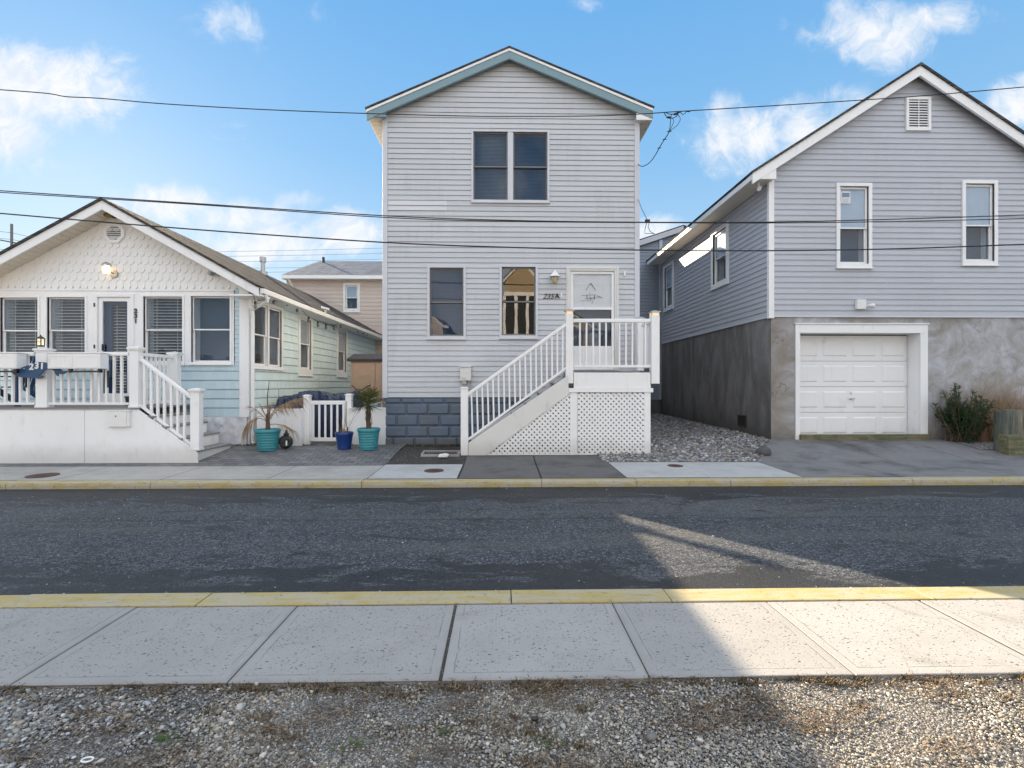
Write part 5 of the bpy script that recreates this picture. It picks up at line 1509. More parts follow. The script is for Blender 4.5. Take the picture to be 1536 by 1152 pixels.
# ------------------------------------------------------------------ tan house at the back
YT = 22.0
H5 = thing('house', 'distant tan sided house with hipped grey roof behind the cottage', 'house', (-6.5, YT, .3))
FT = front(YT)
tx0 = P(430, 450, YT).x; tx1 = -3.15
tw = R4(515, 468, 540, 425, YT); ze = P(500, 414, YT).z
siding(FT, .3, ze, .17, rect_lim(tx0, tx1), [ins(tw, .03)], .02).build('wall', M['vinyl_tan'], H5, recalc=False)
mb = MB(); mb.box(WORLD, tx0, tx1, YT + .4, YT + 9, .2, ze); mb.box(WORLD, tx0, tx0 + .02, YT, YT + .4, .2, ze); mb.build('core_block', M['vinyl_tan'], H5)
window(H5, FT, *tw, trim=.10, sash_t=.05, room='interior_blue', shade_top='shade_white')
ex0 = P(422, 412, YT - .4).x; er = P(480, 391, YT + 2.6); zr_ = P(480, 391.5, YT + 2.6).z; zev = P(422, 412, YT - .4).z
mb = MB(); ex1 = tx1 + .05
vs = [(ex0, YT - .4, zev), (ex1, YT - .4, zev), (ex1, YT + 2.6, zr_), (er.x, YT + 2.6, zr_), (ex0, YT + 9.4, zev), (ex1, YT + 9.4, zev), (er.x, YT + 6, zr_), (ex1, YT + 6, zr_)]
mb.add(vs, [(0, 1, 2, 3), (0, 3, 6, 4), (4, 6, 7, 5), (3, 2, 7, 6)]); rf = mb.build('roof', M['roof_blue'], H5)
mb = MB(); mb.box(WORLD, ex0, ex1, YT - .42, YT - .38, zev - .16, zev - .01); mb.box(WORLD, ex0, ex1, YT - .39, YT, zev - .17, zev - .15); mb.build('gutter', M['white'], H5)
mb = MB(); q = P(485, 391, YT + 2.3); mb.tube([(q.x, q.y, q.z - .3), (q.x, q.y, q.z + .16)], .07, 8); mb.build('vent_pipe', M['black'], rf)
mb = MB(); mb.tube([(ex0 + .25, YT - .36, zev - .1), (tx0 + .3, YT - .05, zev - .5), (tx0 + .3, YT - .05, .4)], .05, 8); mb.build('downspout', M['white'], H5)

# ------------------------------------------------------------------ houses across the street (seen in the window reflections)
def across(x0, x1, y, ze, zp, wall, label, bay=None):
    t = thing('house', label, 'house', ((x0 + x1) / 2, y, 0), 'houses across the street')
    f = north(y); xm = (x0 + x1) / 2
    mb = MB(); mb.prism(WORLD, [(x0, 0), (x1, 0), (x1, ze), (xm, zp), (x0, ze)], y - 9, y); mb.build('wall', M[wall], t)
    gable_roof(t, M['roof_dark'], (xm, zp + .12), (x0 - .4, ze - .05), (x1 + .4, ze - .05), y - 9.3, y + .35, .1)
    rake(t, M['white'], (xm, zp + .12), (x0 - .4, ze - .05), (x1 + .4, ze - .05), y + .3, .04, .03, .25)
    for zz_ in (1.0, 4.1):
        for k in range(3):
            u = -(x0 + (x1 - x0) * (k + .5) / 3)
            mb = MB(); ring(mb, f, u - .55, u + .55, zz_, zz_ + 1.6, .1, -.02, .05); mb.box(f, u - .45, u + .45, .0, .04, zz_ + .78, zz_ + .84); w = mb.build('window', M['white'], t)
            mb = MB(); mb.box(f, u - .45, u + .45, .005, .012, zz_ + .1, zz_ + 1.5); mb.build('pane', M['interior_blue'], w)
    if bay:
        bx0, bx1, bz0, bz1, bp, by = bay; fb = north(by); bm_ = (bx0 + bx1) / 2
        mb = MB(); mb.prism(WORLD, [(bx0, bz0), (bx1, bz0), (bx1, bz1), (bm_, bp), (bx0, bz1)], y, by); mb.build('bay', M[wall], t)
        rake(t, M['white'], (bm_, bp + .1), (bx0 - .15, bz1 - .02), (bx1 + .15, bz1 - .02), by + .001, .06, .02, .2)
        gable_roof(t, M['roof_dark'], (bm_, bp + .14), (bx0 - .2, bz1), (bx1 + .2, bz1), y, by + .1, .05)
        mb = MB(); mb.box(fb, -bx1 - .02, -bx0 + .02, .002, .05, bz1 - 1.05, bz1 - .8); mb.box(fb, -bx1 - .02, -bx0 + .02, .002, .05, bz0 + 1.0, bz0 + 1.2)
        for k in range(4):
            u = -bx1 + (bx1 - bx0) * k / 3; mb.box(fb, u - .1, u + .1, .002, .05, bz0 + 1.2, bz1 - 1.05)
        w = mb.build('window', M['white'], t)
        mb = MB(); mb.box(fb, -bx1 + .05, -bx0 - .05, .003, .02, bz0 + 1.2, bz1 - 1.05); mb.build('pane', M['interior'], w)
across(-1.5, 6.5, -14, 5.6, 8.0, 'vinyl_sand', 'sand coloured house across the street with gabled bay', (.2, 2.6, 3.6, 8.6, 9.9, -12.2))
across(-12.5, -4.2, -14, 5.8, 8.6, 'vinyl_tan', 'tan house across the street with white trimmed gable')
across(9.0, 17, -15, 5.6, 8.4, 'vinyl_grey', 'grey house across the street with plain gable')

# ================================================================== patio, gate and garden things
YG = 11.0
a_, b_, w0, w1 = R4(374, 668, 452, 613, 10.85); w0 = gz(-5, 10.85) - .02
PW = thing('planter_wall', 'white box planter wall left of the garden gate', 'planter', ((a_ + b_) / 2, 10.85, w0))
fp = front(10.85); b_ = P(452, 640, 10.85).x
mb = MB(); mb.box(fp, a_ + .16, b_, -.42, 0, w0, w1); mb.build('box', M['white'], PW, bevel=.006)
mb = MB(); mb.box(fp, a_ + .21, b_ - .05, -.37, -.05, w1 + .001, w1 + .012); mb.build('soil', M['soil'], PW)
a_, b_, w0, w1 = R4(522, 668, 580, 613.5, YG); w0 = gz(-3, 11) - .02
PW2 = thing('fence_panel', 'white solid fence panel between garden gate and block foundation', 'fence', ((a_ + b_) / 2, YG, w0))
mb = MB(); mb.box(front(YG), a_, b_ - .01, -.06, 0, w0, w1); mb.box(front(YG), a_, b_ - .01, -.07, .01, w1 + .001, w1 + .03); mb.build('panel', M['white'], PW2, bevel=.005)
GA = thing('garden_gate', 'low white baluster gate across the side yard by the planters', 'gate', (P(490, 660, YG).x, YG, .19))
post(GA, 455, 464, 594.5, 668, YG, 'flat')
post(GA, 518, 527, 593, 640, YG + .05, 'flat')
yc = YG + .05
u0, u1, w0, w1 = R4(464, 662, 520, 601, yc)
mb = MB(); mb.box(front(yc), u0, u1, -.04, .0, w1 - .085, w1); mb.box(front(yc), u0, u1, -.04, .0, w0, w0 + .08); mb.box(front(yc), u0, u0 + .05, -.04, .0, w0 + .081, w1 - .086); mb.box(front(yc), u1 - .05, u1, -.04, .0, w0 + .081, w1 - .086)
mb.build('gate_frame', M['white_pvc'], GA, bevel=.004)
for k in range(6):
    u = u0 + (u1 - u0) * (k + .62) / 6.2; mb = MB(); mb.box(front(yc), u - .02, u + .02, -.035, -.005, w0 + .081, w1 - .086); mb.build('baluster', M['white_pvc'], GA)

def pot(name, px0, px1, pyt, pyb, Y, m, label, cat, taper=.74, rings=True):
    a, b = P(px0, pyt, Y), P(px1, pyt, Y); r = (b.x - a.x) / 2; c = ((a.x + b.x) / 2, Y)
    z0 = gz(c[0], Y) - .004; h = a.z - z0
    t = thing(name, label, cat, (c[0], Y, z0))
    prof = [(r * taper, 0), (r * taper * 1.0, .01)]
    if rings:
        for k in range(1, 7):
            f = k / 8; rr = r * (taper + (0.95 - taper) * f); prof += [(rr, h * f), (rr + .008, h * f + .008), (rr + .002, h * f + .02)]
    prof += [(r * .95, h * .86), (r * .99, h * .88), (r * 1.0, h * .97), (r * .97, h), (r * .90, h), (r * .86, h * .93)]
    mb = MB(); mb.lathe(prof, (c[0], Y, z0), 36); mb.build('pot', m, t, smooth=True)
    mb = MB(); mb.lathe([(r * .87, h * .9), (.0, h * .92)], (c[0], Y, z0), 24); mb.build('soil', M['soil'], t)
    return t, Vector((c[0], Y, z0 + h * .92)), r

def frond(mb, base, dirv, L, n, wleaf, droop, rnd, fan=False):
    pts = []; d = Vector(dirv).normalized(); p_ = Vector(base)
    for k in range(8):
        pts.append(p_.copy()); p_ += d * (L / 7); d = (d + Vector((0, 0, -droop / 7))).normalized()
    mb.tube(pts, [.008 * (1 - k / 9) + .002 for k in range(8)], 5)
    for k in range(n):
        t = (.35 + .65 * k / n) * 7; i = min(6, int(t)); q = pts[i].lerp(pts[i + 1], t - i); ax = (pts[i + 1] - pts[i]).normalized()
        sd = ax.cross(Vector((0, 0, 1)));
        if sd.length < .1: sd = Vector((1, 0, 0))
        sd.normalize()
        s = 1 if k % 2 else -1
        ld = (ax * rnd.uniform(.5, 1.1) + sd * s * rnd.uniform(.3, .8) + Vector((0, 0, rnd.uniform(-.5, .25) - droop * .25))).normalized()
        l = L * rnd.uniform(.22, .42); wv = ld.cross(Vector((rnd.uniform(-1, 1), rnd.uniform(-1, 1), .6))).normalized() * wleaf
        m_ = q + ld * l * .5 + Vector((0, 0, -.01)); e_ = q + ld * l + Vector((0, 0, -droop * l * .35))
        mb.add([q - wv * .5, q + wv * .5, m_ + wv, m_ - wv, e_], [(0, 1, 2, 3), (3, 2, 4)])

r1 = random.Random(3)
t, c, r = pot('potted_palm', 383, 420.5, 643.5, 673, 10.35, M['teal'], 'ribbed teal pot holding a withered brown palm beside the planter wall', 'potted plant')
mb = MB(); mb.tube([c, c + Vector((0, 0, .16)), c + Vector((-.01, .0, .34))], [.05, .042, .03], 8); mb.tube([c + Vector((0, 0, .14)), c + Vector((.03, 0, .3)), c + Vector((.05, 0, .5))], .01, 6)
mb.tube([c + Vector((0, 0, .3)), c + Vector((-.01, 0, .7)), c + Vector((.03, 0, 1.02))], [.014, .01, .004], 6)
mb.tube([c + Vector((.1, .05, .4)), c + Vector((.2, .05, .7)), c + Vector((.2, .05, .85))], [.006, .005, .003], 5)
mb.build('trunk', M['stem'], t)
for dv, L, n, dr in (((-.7, -.1, 1.2), .5, 26, .9), ((-.35, -.2, 1.4), .42, 20, .5), ((.5, -.1, 1.3), .62, 34, 1.6), ((.55, .2, 1.1), .85, 60, 1.35), ((1.5, -.25, .25), .62, 26, .9), ((-1.0, .0, .9), .62, 40, 2.6), ((.2, -.2, 1.4), .4, 20, .6)):
    mb = MB(); frond(mb, c + Vector((0, 0, .16 if dv[2] > .5 else .12)), dv, L, n, .007, dr, r1); mb.build('frond', M['palm_dead'], t, recalc=False)
t, c, r = pot('potted_palm', 536, 570, 642, 672, 10.4, M['teal'], 'ribbed teal pot holding a spiky green palm in front of the white fence panel', 'potted plant')
mb = MB(); mb.tube([c, c + Vector((-.01, 0, .2)), c + Vector((0, 0, .42)), c + Vector((-.02, 0, .6))], [.05, .045, .05, .03], 9)
for k in range(26):
    an = r1.uniform(0, 2 * PI); z = r1.uniform(.05, .5); q = c + Vector((.045 * math.cos(an), .045 * math.sin(an), z)); mb.tube([q, q + Vector((.03 * math.cos(an), .03 * math.sin(an), .09))], [.008, .003], 4)
mb.build('trunk', M['stem'], t)
for k in range(22):
    an = r1.uniform(0, 2 * PI); el = r1.uniform(-.3, 1.35)
    mb = MB(); dv = Vector((math.cos(an) * math.cos(el), math.sin(an) * math.cos(el), math.sin(el)))
    b0 = c + Vector((-.02, 0, .52)); tip = b0 + dv * .16; mb.tube([b0, tip], [.008, .005], 4)
    sd = dv.cross(Vector((0, 0, 1))).normalized(); upv = sd.cross(dv)
    for j in range(16):
        f = (j / 15 - .5) * 2.3; ld = (dv * math.cos(f) + sd * math.sin(f) + upv * r1.uniform(-.2, .2)).normalized(); l = r1.uniform(.20, .36)
        wv = ld.cross(upv).normalized() * .009; m_ = tip + ld * l * .5; e_ = tip + ld * l + Vector((0, 0, -.045))
        mb.add([tip - wv * .4, tip + wv * .4, m_ + wv, m_ - wv, e_], [(0, 1, 2, 3), (3, 2, 4)])
    mb.build('frond', M['palm_green'], t, recalc=False)
t, c, r = pot('potted_plant', 503, 530, 648, 671.5, 10.45, M['cobalt'], 'cobalt blue pot of bare straw stalks in front of the gate', 'potted plant', .72, False)
sp = []
for k in range(70):
    an = r1.uniform(0, 2 * PI); q = c + Vector((r * .7 * r1.random() * math.cos(an), r * .7 * r1.random() * math.sin(an), 0)); l = r1.uniform(.05, .14) if k > 16 else r1.uniform(.3, .62)
    d = Vector((math.cos(an) * .5 + (.35 if k < 16 else 0), math.sin(an) * .3, 1.2)).normalized(); sp.append((q, q + d * l, r1.choice([(.33, .22, .12), (.22, .14, .08), (.42, .30, .18)])))
blades('stalks', sp, M['weed'], None, None, None, t, .0045)
# round black garden lantern
q = P(431, 672, 10.45); zq = gz(q.x, 10.45)
GL = thing('garden_lantern', 'round black lantern resting on the pavers beside the withered palm', 'lantern', (q.x, 10.45, zq))
mb = MB(); mb.lathe([(.0, -.09), (.10, -.085), (.135, -.04), (.14, 0), (.135, .04), (.10, .085), (.0, .09)], (q.x - .03, 10.45, zq + .145), 24, 'y')
mb.lathe([(.05, .0), (.055, .04), (.03, .06), (.02, .10), (.03, .115), (.0, .12)], (q.x - .02, 10.45, zq + .27), 12); mb.build('body', M['black'], GL, smooth=True)
mb = MB(); mb.lathe([(.07, -.012), (.075, 0), (.02, .012)], (q.x + .04, 10.35, zq + .13), 18, 'y'); mb.build('lens', M['glass_dark'], GL, smooth=True)
mb = MB(); mb.box(WORLD, q.x + .015, q.x + .045, 10.335, 10.338, zq + .08, zq + .18); mb.build('reflector', M['white_plain'], GL)

# covered heap, bicycle, shed, chair behind the gate
TP = MB(); x0, x1, y0, y1 = -5.35, -3.55, 11.75, 13.2; nx, ny = 40, 30; zt = 1.03
for j in range(ny + 1):
    for i in range(nx + 1):
        x = x0 + (x1 - x0) * i / nx; y = y0 + (y1 - y0) * j / ny
        e = min(x - x0, x1 - x, y - y0, y1 - y); k = min(1, e / .12)
        h = zt * (k ** .35) + .06 * math.sin(x * 5 + y * 3) * k + .05 * math.sin(x * 11 - y * 7) * k + random.uniform(-.012, .012)
        TP.v.append(Vector((x + .03 * math.sin(j * 1.3), y + .03 * math.sin(i * 1.7), .2 + max(0, h))))
for j in range(ny):
    for i in range(nx):
        k = j * (nx + 1) + i; TP.f.append((k, k + 1, k + nx + 2, k + nx + 1)); TP.mi.append(0)
tag(TP.build('covered_heap', M['tarp'], smooth=True, origin=(-4.4, 12.4, .2)), 'heap under a crinkled navy tarpaulin behind the white gate', 'tarpaulin')
YH = 15.0
a_, b_, w0, w1 = R4(526, 640, 600, 541, YH); w0 = gz(-4, YH) - .02
SHD = thing('garden_shed', 'tan plastic garden shed with dark roof in the side yard', 'shed', ((a_ + b_) / 2, YH, w0)); b_ = a_ + 1.48
fs_ = front(YH)
mb = MB(); mb.box(fs_, a_, b_, -1.4, 0, w0, w1); mb.build('body', M['shed_wall'], SHD, bevel=.02)
mb = MB(); mb.prism(Fr((0, 0, 0), (0, 1, 0), (1, 0, 0)), [(YH - .09, w1 - .02), (YH - .09, w1 + .05), (YH + .65, w1 + .24), (YH + 1.48, w1 + .05), (YH + 1.48, w1 - .02)], a_ - .09, b_ + .06); mb.build('roof', M['shed_roof'], SHD)
for k in range(2):
    u0 = a_ + .08 + k * .66; mb = MB(); mb.box(fs_, u0, u0 + .64, .002, .03, w0 + .05, w1 - .06); dd = mb.build('door', M['shed_wall'], SHD, bevel=.01)
    mb = MB()
    for w in (w1 - .45, w1 - .8, w1 - 1.15): ring(mb, fs_, u0 + .14, u0 + .50, w, w + .30, .018, .031, .04)
    mb.build('door_panel', M['shed_wall'], dd)
q = P(536, 588, 13.9); yb_ = 13.9; zb_ = gz(q.x, yb_)
BK = thing('bicycle', 'bicycle with black handlebars leaning in the side yard by the shed', 'bicycle', (q.x + .1, yb_, zb_))
def wheel(cx, cy, cz, r):
    mb = MB(); mb.tube([(cx + .10 * math.sin(k * PI / 12) * 0 , cy + r * math.cos(k * PI / 12), cz + r * math.sin(k * PI / 12)) for k in range(25)], .02, 6, False); w = mb.build('wheel', M['rubber'], BK)
    mb = MB()
    for k in range(10): an = k * PI / 5; mb.bar((cx, cy, cz), (cx, cy + r * math.cos(an), cz + r * math.sin(an)), .004, .004, (1, 0, 0))
    mb.build('spokes', M['metal'], w)
bx = q.x + .05
wheel(bx, yb_ - .1, zb_ + .34, .32); wheel(bx, yb_ + .92, zb_ + .34, .32)
mb = MB(); hd = Vector((bx, yb_ + .06, zb_ + .86)); bb = Vector((bx, yb_ + .48, zb_ + .3)); st_ = Vector((bx, yb_ + .66, zb_ + .84)); rw = Vector((bx, yb_ + .92, zb_ + .34)); fw = Vector((bx, yb_ - .1, zb_ + .34))
for a0, b0 in ((hd, bb), (hd, st_), (st_, bb), (st_, rw), (bb, rw), (hd, fw)): mb.tube([a0, b0], .018, 8)
mb.tube([hd, hd + Vector((0, -.02, .22))], .016, 8); mb.build('frame', M['navy'], BK)
mb = MB(); hz = hd + Vector((0, -.02, .26)); mb.tube([hz + Vector((-.26, .16, .12)), hz + Vector((-.2, .04, .10)), hz + Vector((-.08, 0, .0)), hz + Vector((.08, 0, 0)), hz + Vector((.2, .04, .10)), hz + Vector((.26, .16, .12))], .016, 8); mb.build('handlebar', M['black'], BK, smooth=True)
mb = MB(); mb.tube([st_ + Vector((0, -.14, .06)), st_ + Vector((0, 0, .07)), st_ + Vector((0, .12, .08))], [.03, .06, .09], 8); mb.build('saddle', M['black'], BK, smooth=True)
q = P(571, 606, 13.2); zb_ = gz(q.x, 13.2)
GC = thing('garden_chair', 'white bent tube garden chair behind the fence panel', 'chair', (q.x, 13.2, zb_))
mb = MB(); x, y, z = q.x, 13.2, zb_
arc = [(x - .25, y, z + .42)] + [(x - .25 * math.cos(k * PI / 8), y + .12, z + .55 + .25 * math.sin(k * PI / 8) ** .6) for k in range(9)] + [(x + .25, y, z + .42)]
mb.tube(arc, .018, 6)
for k in (-.12, 0, .12): mb.tube([(x + k, y + .1, z + .45), (x + k, y + .12, z + .77)], .012, 6)
mb.build('backrest', M['white_plain'], GC, smooth=True)
mb = MB(); mb.box(WORLD, x - .25, x + .25, y - .45, y + .05, z + .41, z + .44); mb.build('seat', M['white_plain'], GC, bevel=.01)
for sx in (-.23, .23):
    for sy in (-.42, .03):
        mb = MB(); mb.tube([(x + sx, y + sy, z), (x + sx, y + sy, z + .41)], .016, 6); mb.build('leg', M['white_plain'], GC)
q = P(558, 604, 12.6); zb_ = gz(q.x, 12.6)
TU = thing('tub', 'pale blue plastic tub behind the spiky palm', 'tub', (q.x, 12.6, zb_))
mb = MB(); mb.lathe([(.22, .0), (.30, .62), (.33, .64), (.33, .68), (.29, .68)], (q.x, 12.6, zb_), 24); mb.build('body', m_flat('pale_blue_plastic', (.22, .33, .43)), TU, smooth=True)
mb = MB(); mb.lathe([(.29, .66), (.2, .75), (.0, .79)], (q.x, 12.6, zb_), 16); mb.build('contents', m_flat('folded_canvas', (.16, .24, .30)), TU, smooth=True)
q = P(556, 589, 14.0)
PS = thing('potted_plant', 'terracotta pot of dried flowers standing against the tan shed', 'potted plant', (q.x, 14, gz(q.x, 14)))
mb = MB(); zz0 = gz(q.x, 14); mb.lathe([(.14, 0), (.17, .85), (.2, .86), (.2, .92), (.15, .92)], (q.x, 14, zz0), 16); mb.build('pot', m_flat('pale_ceramic', (.5, .46, .42)), PS, smooth=True)
sp = []
for k in range(160):
    a = r1.uniform(0, 6.28); b0 = Vector((q.x + .08 * math.cos(a), 14 + .08 * math.sin(a), zz0 + .9)); sp.append((b0, b0 + Vector((r1.gauss(0, .12), r1.gauss(0, .1), r1.uniform(.08, .34))), r1.choice([(.20, .08, .05), (.10, .05, .04), (.28, .14, .09)])))
blades('foliage', sp, M['weed'], None, None, None, PS, .012)

q = P(573.5, 655, 11.25); q2 = P(575.5, 583, 11.25)
LP = thing('pole', 'thin grey stick leaning upright at the corner of the block foundation', 'pole', (q.x, 11.25, .19))
mb = MB(); mb.tube([(q.x, 11.25, .15), (q2.x, 11.25, q2.z)], .016, 8); mb.build('shaft', M['metal'], LP)

# ================================================================== shrubs, piling and timbers by the drive
def shrub(cx, cy, W, Hh, n, label):
    z0 = gz(cx, cy) - .02; t = thing('shrub', label, 'shrub', (cx, cy, z0)); r2 = random.Random(11)
    st = MB(); lf = MB()
    for k in range(n):
        an = r2.uniform(0, 2 * PI); sp_ = r2.random() ** .7
        el = 1.45 - sp_ * r2.uniform(.5, 1.15); L = Hh * r2.uniform(.55, 1.05) * (1.12 - .25 * sp_)
        d = Vector((math.cos(an) * math.cos(el) * W / Hh * 1.1, math.sin(an) * math.cos(el) * .8, math.sin(el)))
        p_ = Vector((cx + r2.gauss(0, .07), cy + r2.gauss(0, .05), z0)); pts = [p_.copy()]
        m = 9
        for i in range(m):
            p_ = p_ + d * (L / m); d = (d + Vector((r2.gauss(0, .07), r2.gauss(0, .07), .03))); pts.append(p_.copy())
        st.tube(pts, [.014 * (1 - i / (m + 1)) + .002 for i in range(m + 1)], 5)
        for i in range(1, m + 1):
            ax = (pts[i] - pts[i - 1]).normalized()
            for j in range(5 if i > 2 else 3):
                sdir = (ax * r2.uniform(.5, 1.2) + Vector((r2.gauss(0, .75), r2.gauss(0, .75), r2.gauss(.1, .45)))).normalized()
                q0 = pts[i - 1].lerp(pts[i], r2.random()); sl_ = r2.uniform(.07, .17) * (1.1 - .45 * i / m)
                for h in range(9):
                    b0 = q0 + sdir * sl_ * (h / 8); nd = (sdir + Vector((r2.gauss(0, .6), r2.gauss(0, .6), r2.gauss(0, .5)))).normalized(); nl = r2.uniform(.022, .045)
                    wv = nd.cross(Vector((r2.gauss(0, 1), r2.gauss(0, 1), r2.gauss(0, 1)))).normalized() * .0065
                    lf.add([b0 - wv, b0 + wv, b0 + nd * nl + wv * .4, b0 + nd * nl - wv * .4], [(0, 1, 2, 3)])
    st.build('branches', M['stem'], t); lf.build('foliage', M['conifer'], t, recalc=False)
q = P(1441, 660, 10.6)
shrub(q.x + .06, 10.6, .56, 1.08, 64, 'dark green juniper shrub with upswept branches beside the garage')
q = P(1478, 658, 10.75)
G2 = thing('grass_clump', 'tall dry straw grass clump with russet twigs behind the juniper', 'ornamental grass', (q.x, 10.75, gz(q.x, 10.75)))
def grasses(t, cx, cy, n, Hm, spread, mat, name, w, curl):
    r2 = random.Random(5 + n); mb = MB(); z0 = gz(cx, cy) - .02
    for k in range(n):
        an = r2.uniform(0, 6.28); b = Vector((cx + r2.gauss(0, spread * .35), cy + r2.gauss(0, .10), z0)); L = Hm * r2.uniform(.45, 1.05)
        d = Vector((math.cos(an) * r2.uniform(.02, .34), math.sin(an) * r2.uniform(.02, .16), 1)).normalized(); p_ = b; V = []
        m = 7
        for i in range(m + 1):
            ww = w * (1 - .85 * i / m); V += [p_ + Vector((-ww, 0, 0)), p_ + Vector((ww, ww * .3, 0))]
            p_ = p_ + d * L / m; d = (d + Vector((math.cos(an) * curl * r2.uniform(.2, 1.4), r2.gauss(0, .03), -curl * r2.uniform(0, .8) * (i / m)))).normalized()
        mb.add(V, [(2 * i, 2 * i + 1, 2 * i + 3, 2 * i + 2) for i in range(m)])
    mb.build(name, mat, t, recalc=False)
grasses(G2, q.x + .26, 10.75, 320, 1.6, 1.0, M['straw'], 'blades', .008, .09)
grasses(G2, q.x + .42, 10.72, 620, 1.12, 1.2, M['rust_twig'], 'twigs', .010, .16)
grasses(G2, q.x - .02, 10.70, 200, .55, 1.0, M['rust_twig'], 'twigs', .008, .3)
q = P(1513.5, 682, 9.9); zq = gz(q.x, 9.9)
PI_ = thing('piling', 'thick weathered green grey timber piling at the edge of the drive', 'post', (q.x, 9.9, zq - .1))
def rough_post(t, cx, cy, r, z0, z1, m, sq=False, seed=1):
    r2 = random.Random(seed); mb = MB(); n = 22; lv = 14
    jit = [1 + r2.uniform(-.06, .06) for _ in range(n)]
    prof = [[(r * jit[k] * (1 + r2.uniform(-.02, .02)), z0 + (z1 - z0) * j / lv + (r2.uniform(-.02, .02) if j == lv else 0)) for k in range(n)] for j in range(lv + 1)]
    V = []
    for j in range(lv + 1):
        for k in range(n):
            a = 2 * PI * k / n; rr, z = prof[j][k]
            V.append(Vector((cx + rr * math.cos(a), cy + rr * math.sin(a), z)))
    Fc = [(j * n + k, j * n + (k + 1) % n, (j + 1) * n + (k + 1) % n, (j + 1) * n + k) for j in range(lv) for k in range(n)]
    Fc.append(tuple(lv * n + k for k in range(n)))
    mb.add(V, Fc); mb.build('timber', m, t)
zt_p = P(1510, 616, 9.9).z
rough_post(PI_, q.x - .08, 9.92, .155, zq - .1, zt_p, M['piling'], seed=2)
q2 = P(1526, 616, 10.15)
PI2 = thing('piling', 'pale weathered piling standing behind the thick green grey one', 'post', (q2.x, 10.15, zq - .1))
rough_post(PI2, q2.x - .01, 10.2, .13, zq - .1, q2.z, M['pile_pale'], seed=4)
q = P(1513, 653, 9.62); zq = gz(q.x, 9.6)
TM = thing('landscape_timber', 'mossy green landscape timber edging beyond the thick piling', 'timber', (q.x, 9.62, zq))
mb = MB(); mb.box(WORLD, q.x, q.x + 2.4, 9.62, 9.84, zq - .05, q.z); mb.build('timber', M['timber'], TM, bevel=.012)
TM2 = thing('landscape_timber', 'low timber beam laid across the foot of the garage door', 'timber', (go[0] + 1.2, YF - .1, .26))
a_, b_, w0, w1 = R4(1202, 661.5, 1397, 651.5, YF - .12)
mb = MB(); mb.box(front(YF - .12), a_, b_, -.09, .0, w0 - .01, w1); mb.build('timber', M['timber'], TM2, bevel=.01)
# pebbly bed under the shrub
sheet('planting_bed', P(1432, 660, 10.6).x, 13, 10.0, 10.99, 20, 6, gz, M['gravel_bed'], .012)
# dark stone in the gravel
q = P(1146, 683, 9.75)
bv, bf = icos(3); mb = MB(); rr = random.Random(2)
mb.add([(q.x + v[0] * .15 * (1 + .1 * math.sin(v[1] * 4)), 9.75 + v[1] * .12, gz(q.x, 9.75) + .05 + v[2] * .11) for v in bv], [tuple(f) for f in bf])
tag(mb.build('stone', m_concrete('dark_stone', (.09, .09, .095), (.05, .05, .05)), smooth=True, origin=(q.x, 9.75, gz(q.x, 9.75))), 'dark rounded stone lying in the gravel strip near the pale slab', 'stone')

# ================================================================== covers, drains, litter
def cover(px, py, rx, ry_m, label):
    q = P(px, py, 8.3)
    Y = 8.3
    for _ in range(30):
        zz_ = gz(q.x, Y); Y = FPX * (HC - zz_) / (py - 576) ; q = P(px, py, Y)
    t = thing('utility_cover', label, 'cover', (q.x, Y, gz(q.x, Y)))
    mb = MB(); c = Vector((q.x, Y, gz(q.x, Y) + .003)); n = 28
    sl_ = .0155
    mk = lambda r, h: [(c.x + r * math.cos(2 * PI * k / n), c.y + r * math.sin(2 * PI * k / n), c.z + h + sl_ * r * math.sin(2 * PI * k / n)) for k in range(n)]
    V = mk(rx, .0) + mk(rx, .008) + mk(rx * .86, .008) + mk(rx * .84, .003); F_ = []
    for j in range(3):
        for k in range(n): F_.append((j * n + k, j * n + (k + 1) % n, (j + 1) * n + (k + 1) % n, (j + 1) * n + k))
    mb.add(V, F_); mb.build('rim', M['iron'], t)
    mb = MB(); V = mk(rx * .835, .0045); mb.add(V, [tuple(range(n))])
    for k in range(3): mb.box(WORLD, c.x - rx * .5, c.x + rx * .5, c.y - rx * .4 + k * rx * .35, c.y - rx * .4 + k * rx * .35 + .02, c.z - .002, c.z + .0095)
    mb.build('lid', M['iron'], t)
cover(64, 711, .21, 0, 'rusty round cover in the pavement in front of the porch')
cover(651, 706, .165, 0, 'round meter cover in the pale slab below the block foundation')
cover(1013, 700, .135, 0, 'round meter cover in the pale slab below the gravel strip')
q = P(660, 680, 9.95); zq = gz(q.x, 9.95)
GR = thing('drain_grate', 'rectangular framed grate set in dark ground beside the stair foot', 'grate', (q.x, 9.95, zq))
x0, x1 = P(633, 680, 9.95).x, P(690, 680, 9.95).x
y0, y1 = 9.80, 10.15
mb = MB()
for a0, b0, c0, d0 in ((x0, x1, y0, y0 + .035), (x0, x1, y1 - .035, y1), (x0, x0 + .035, y0 + .036, y1 - .036), (x1 - .035, x1, y0 + .036, y1 - .036)):
    zz_ = gz(x0, (c0 + d0) / 2); mb.box(WORLD, a0, b0, c0, d0, zz_ - .02, zz_ + .03)
mb.build('frame', M['slab_old'], GR)
mb = MB()
for k in range(14): xx = x0 + .05 + k * (x1 - x0 - .1) / 14; mb.bar((xx, y0 + .035, gz(xx, y0) + .008), (xx, y1 - .035, gz(xx, y1) + .008), .012, .012)
mb.build('grille', M['iron'], GR)
q = P(665, 684, 9.7); zq = gz(q.x, 9.7)
mb = MB(); mb.prism(Fr((0, 9.7, 0), (1, 0, 0), (0, 1, 0)), [(q.x - .10, zq), (q.x + .08, zq), (q.x + .11, zq + .05), (q.x + .04, zq + .07), (q.x - .08, zq + .055)], -.06, .06)
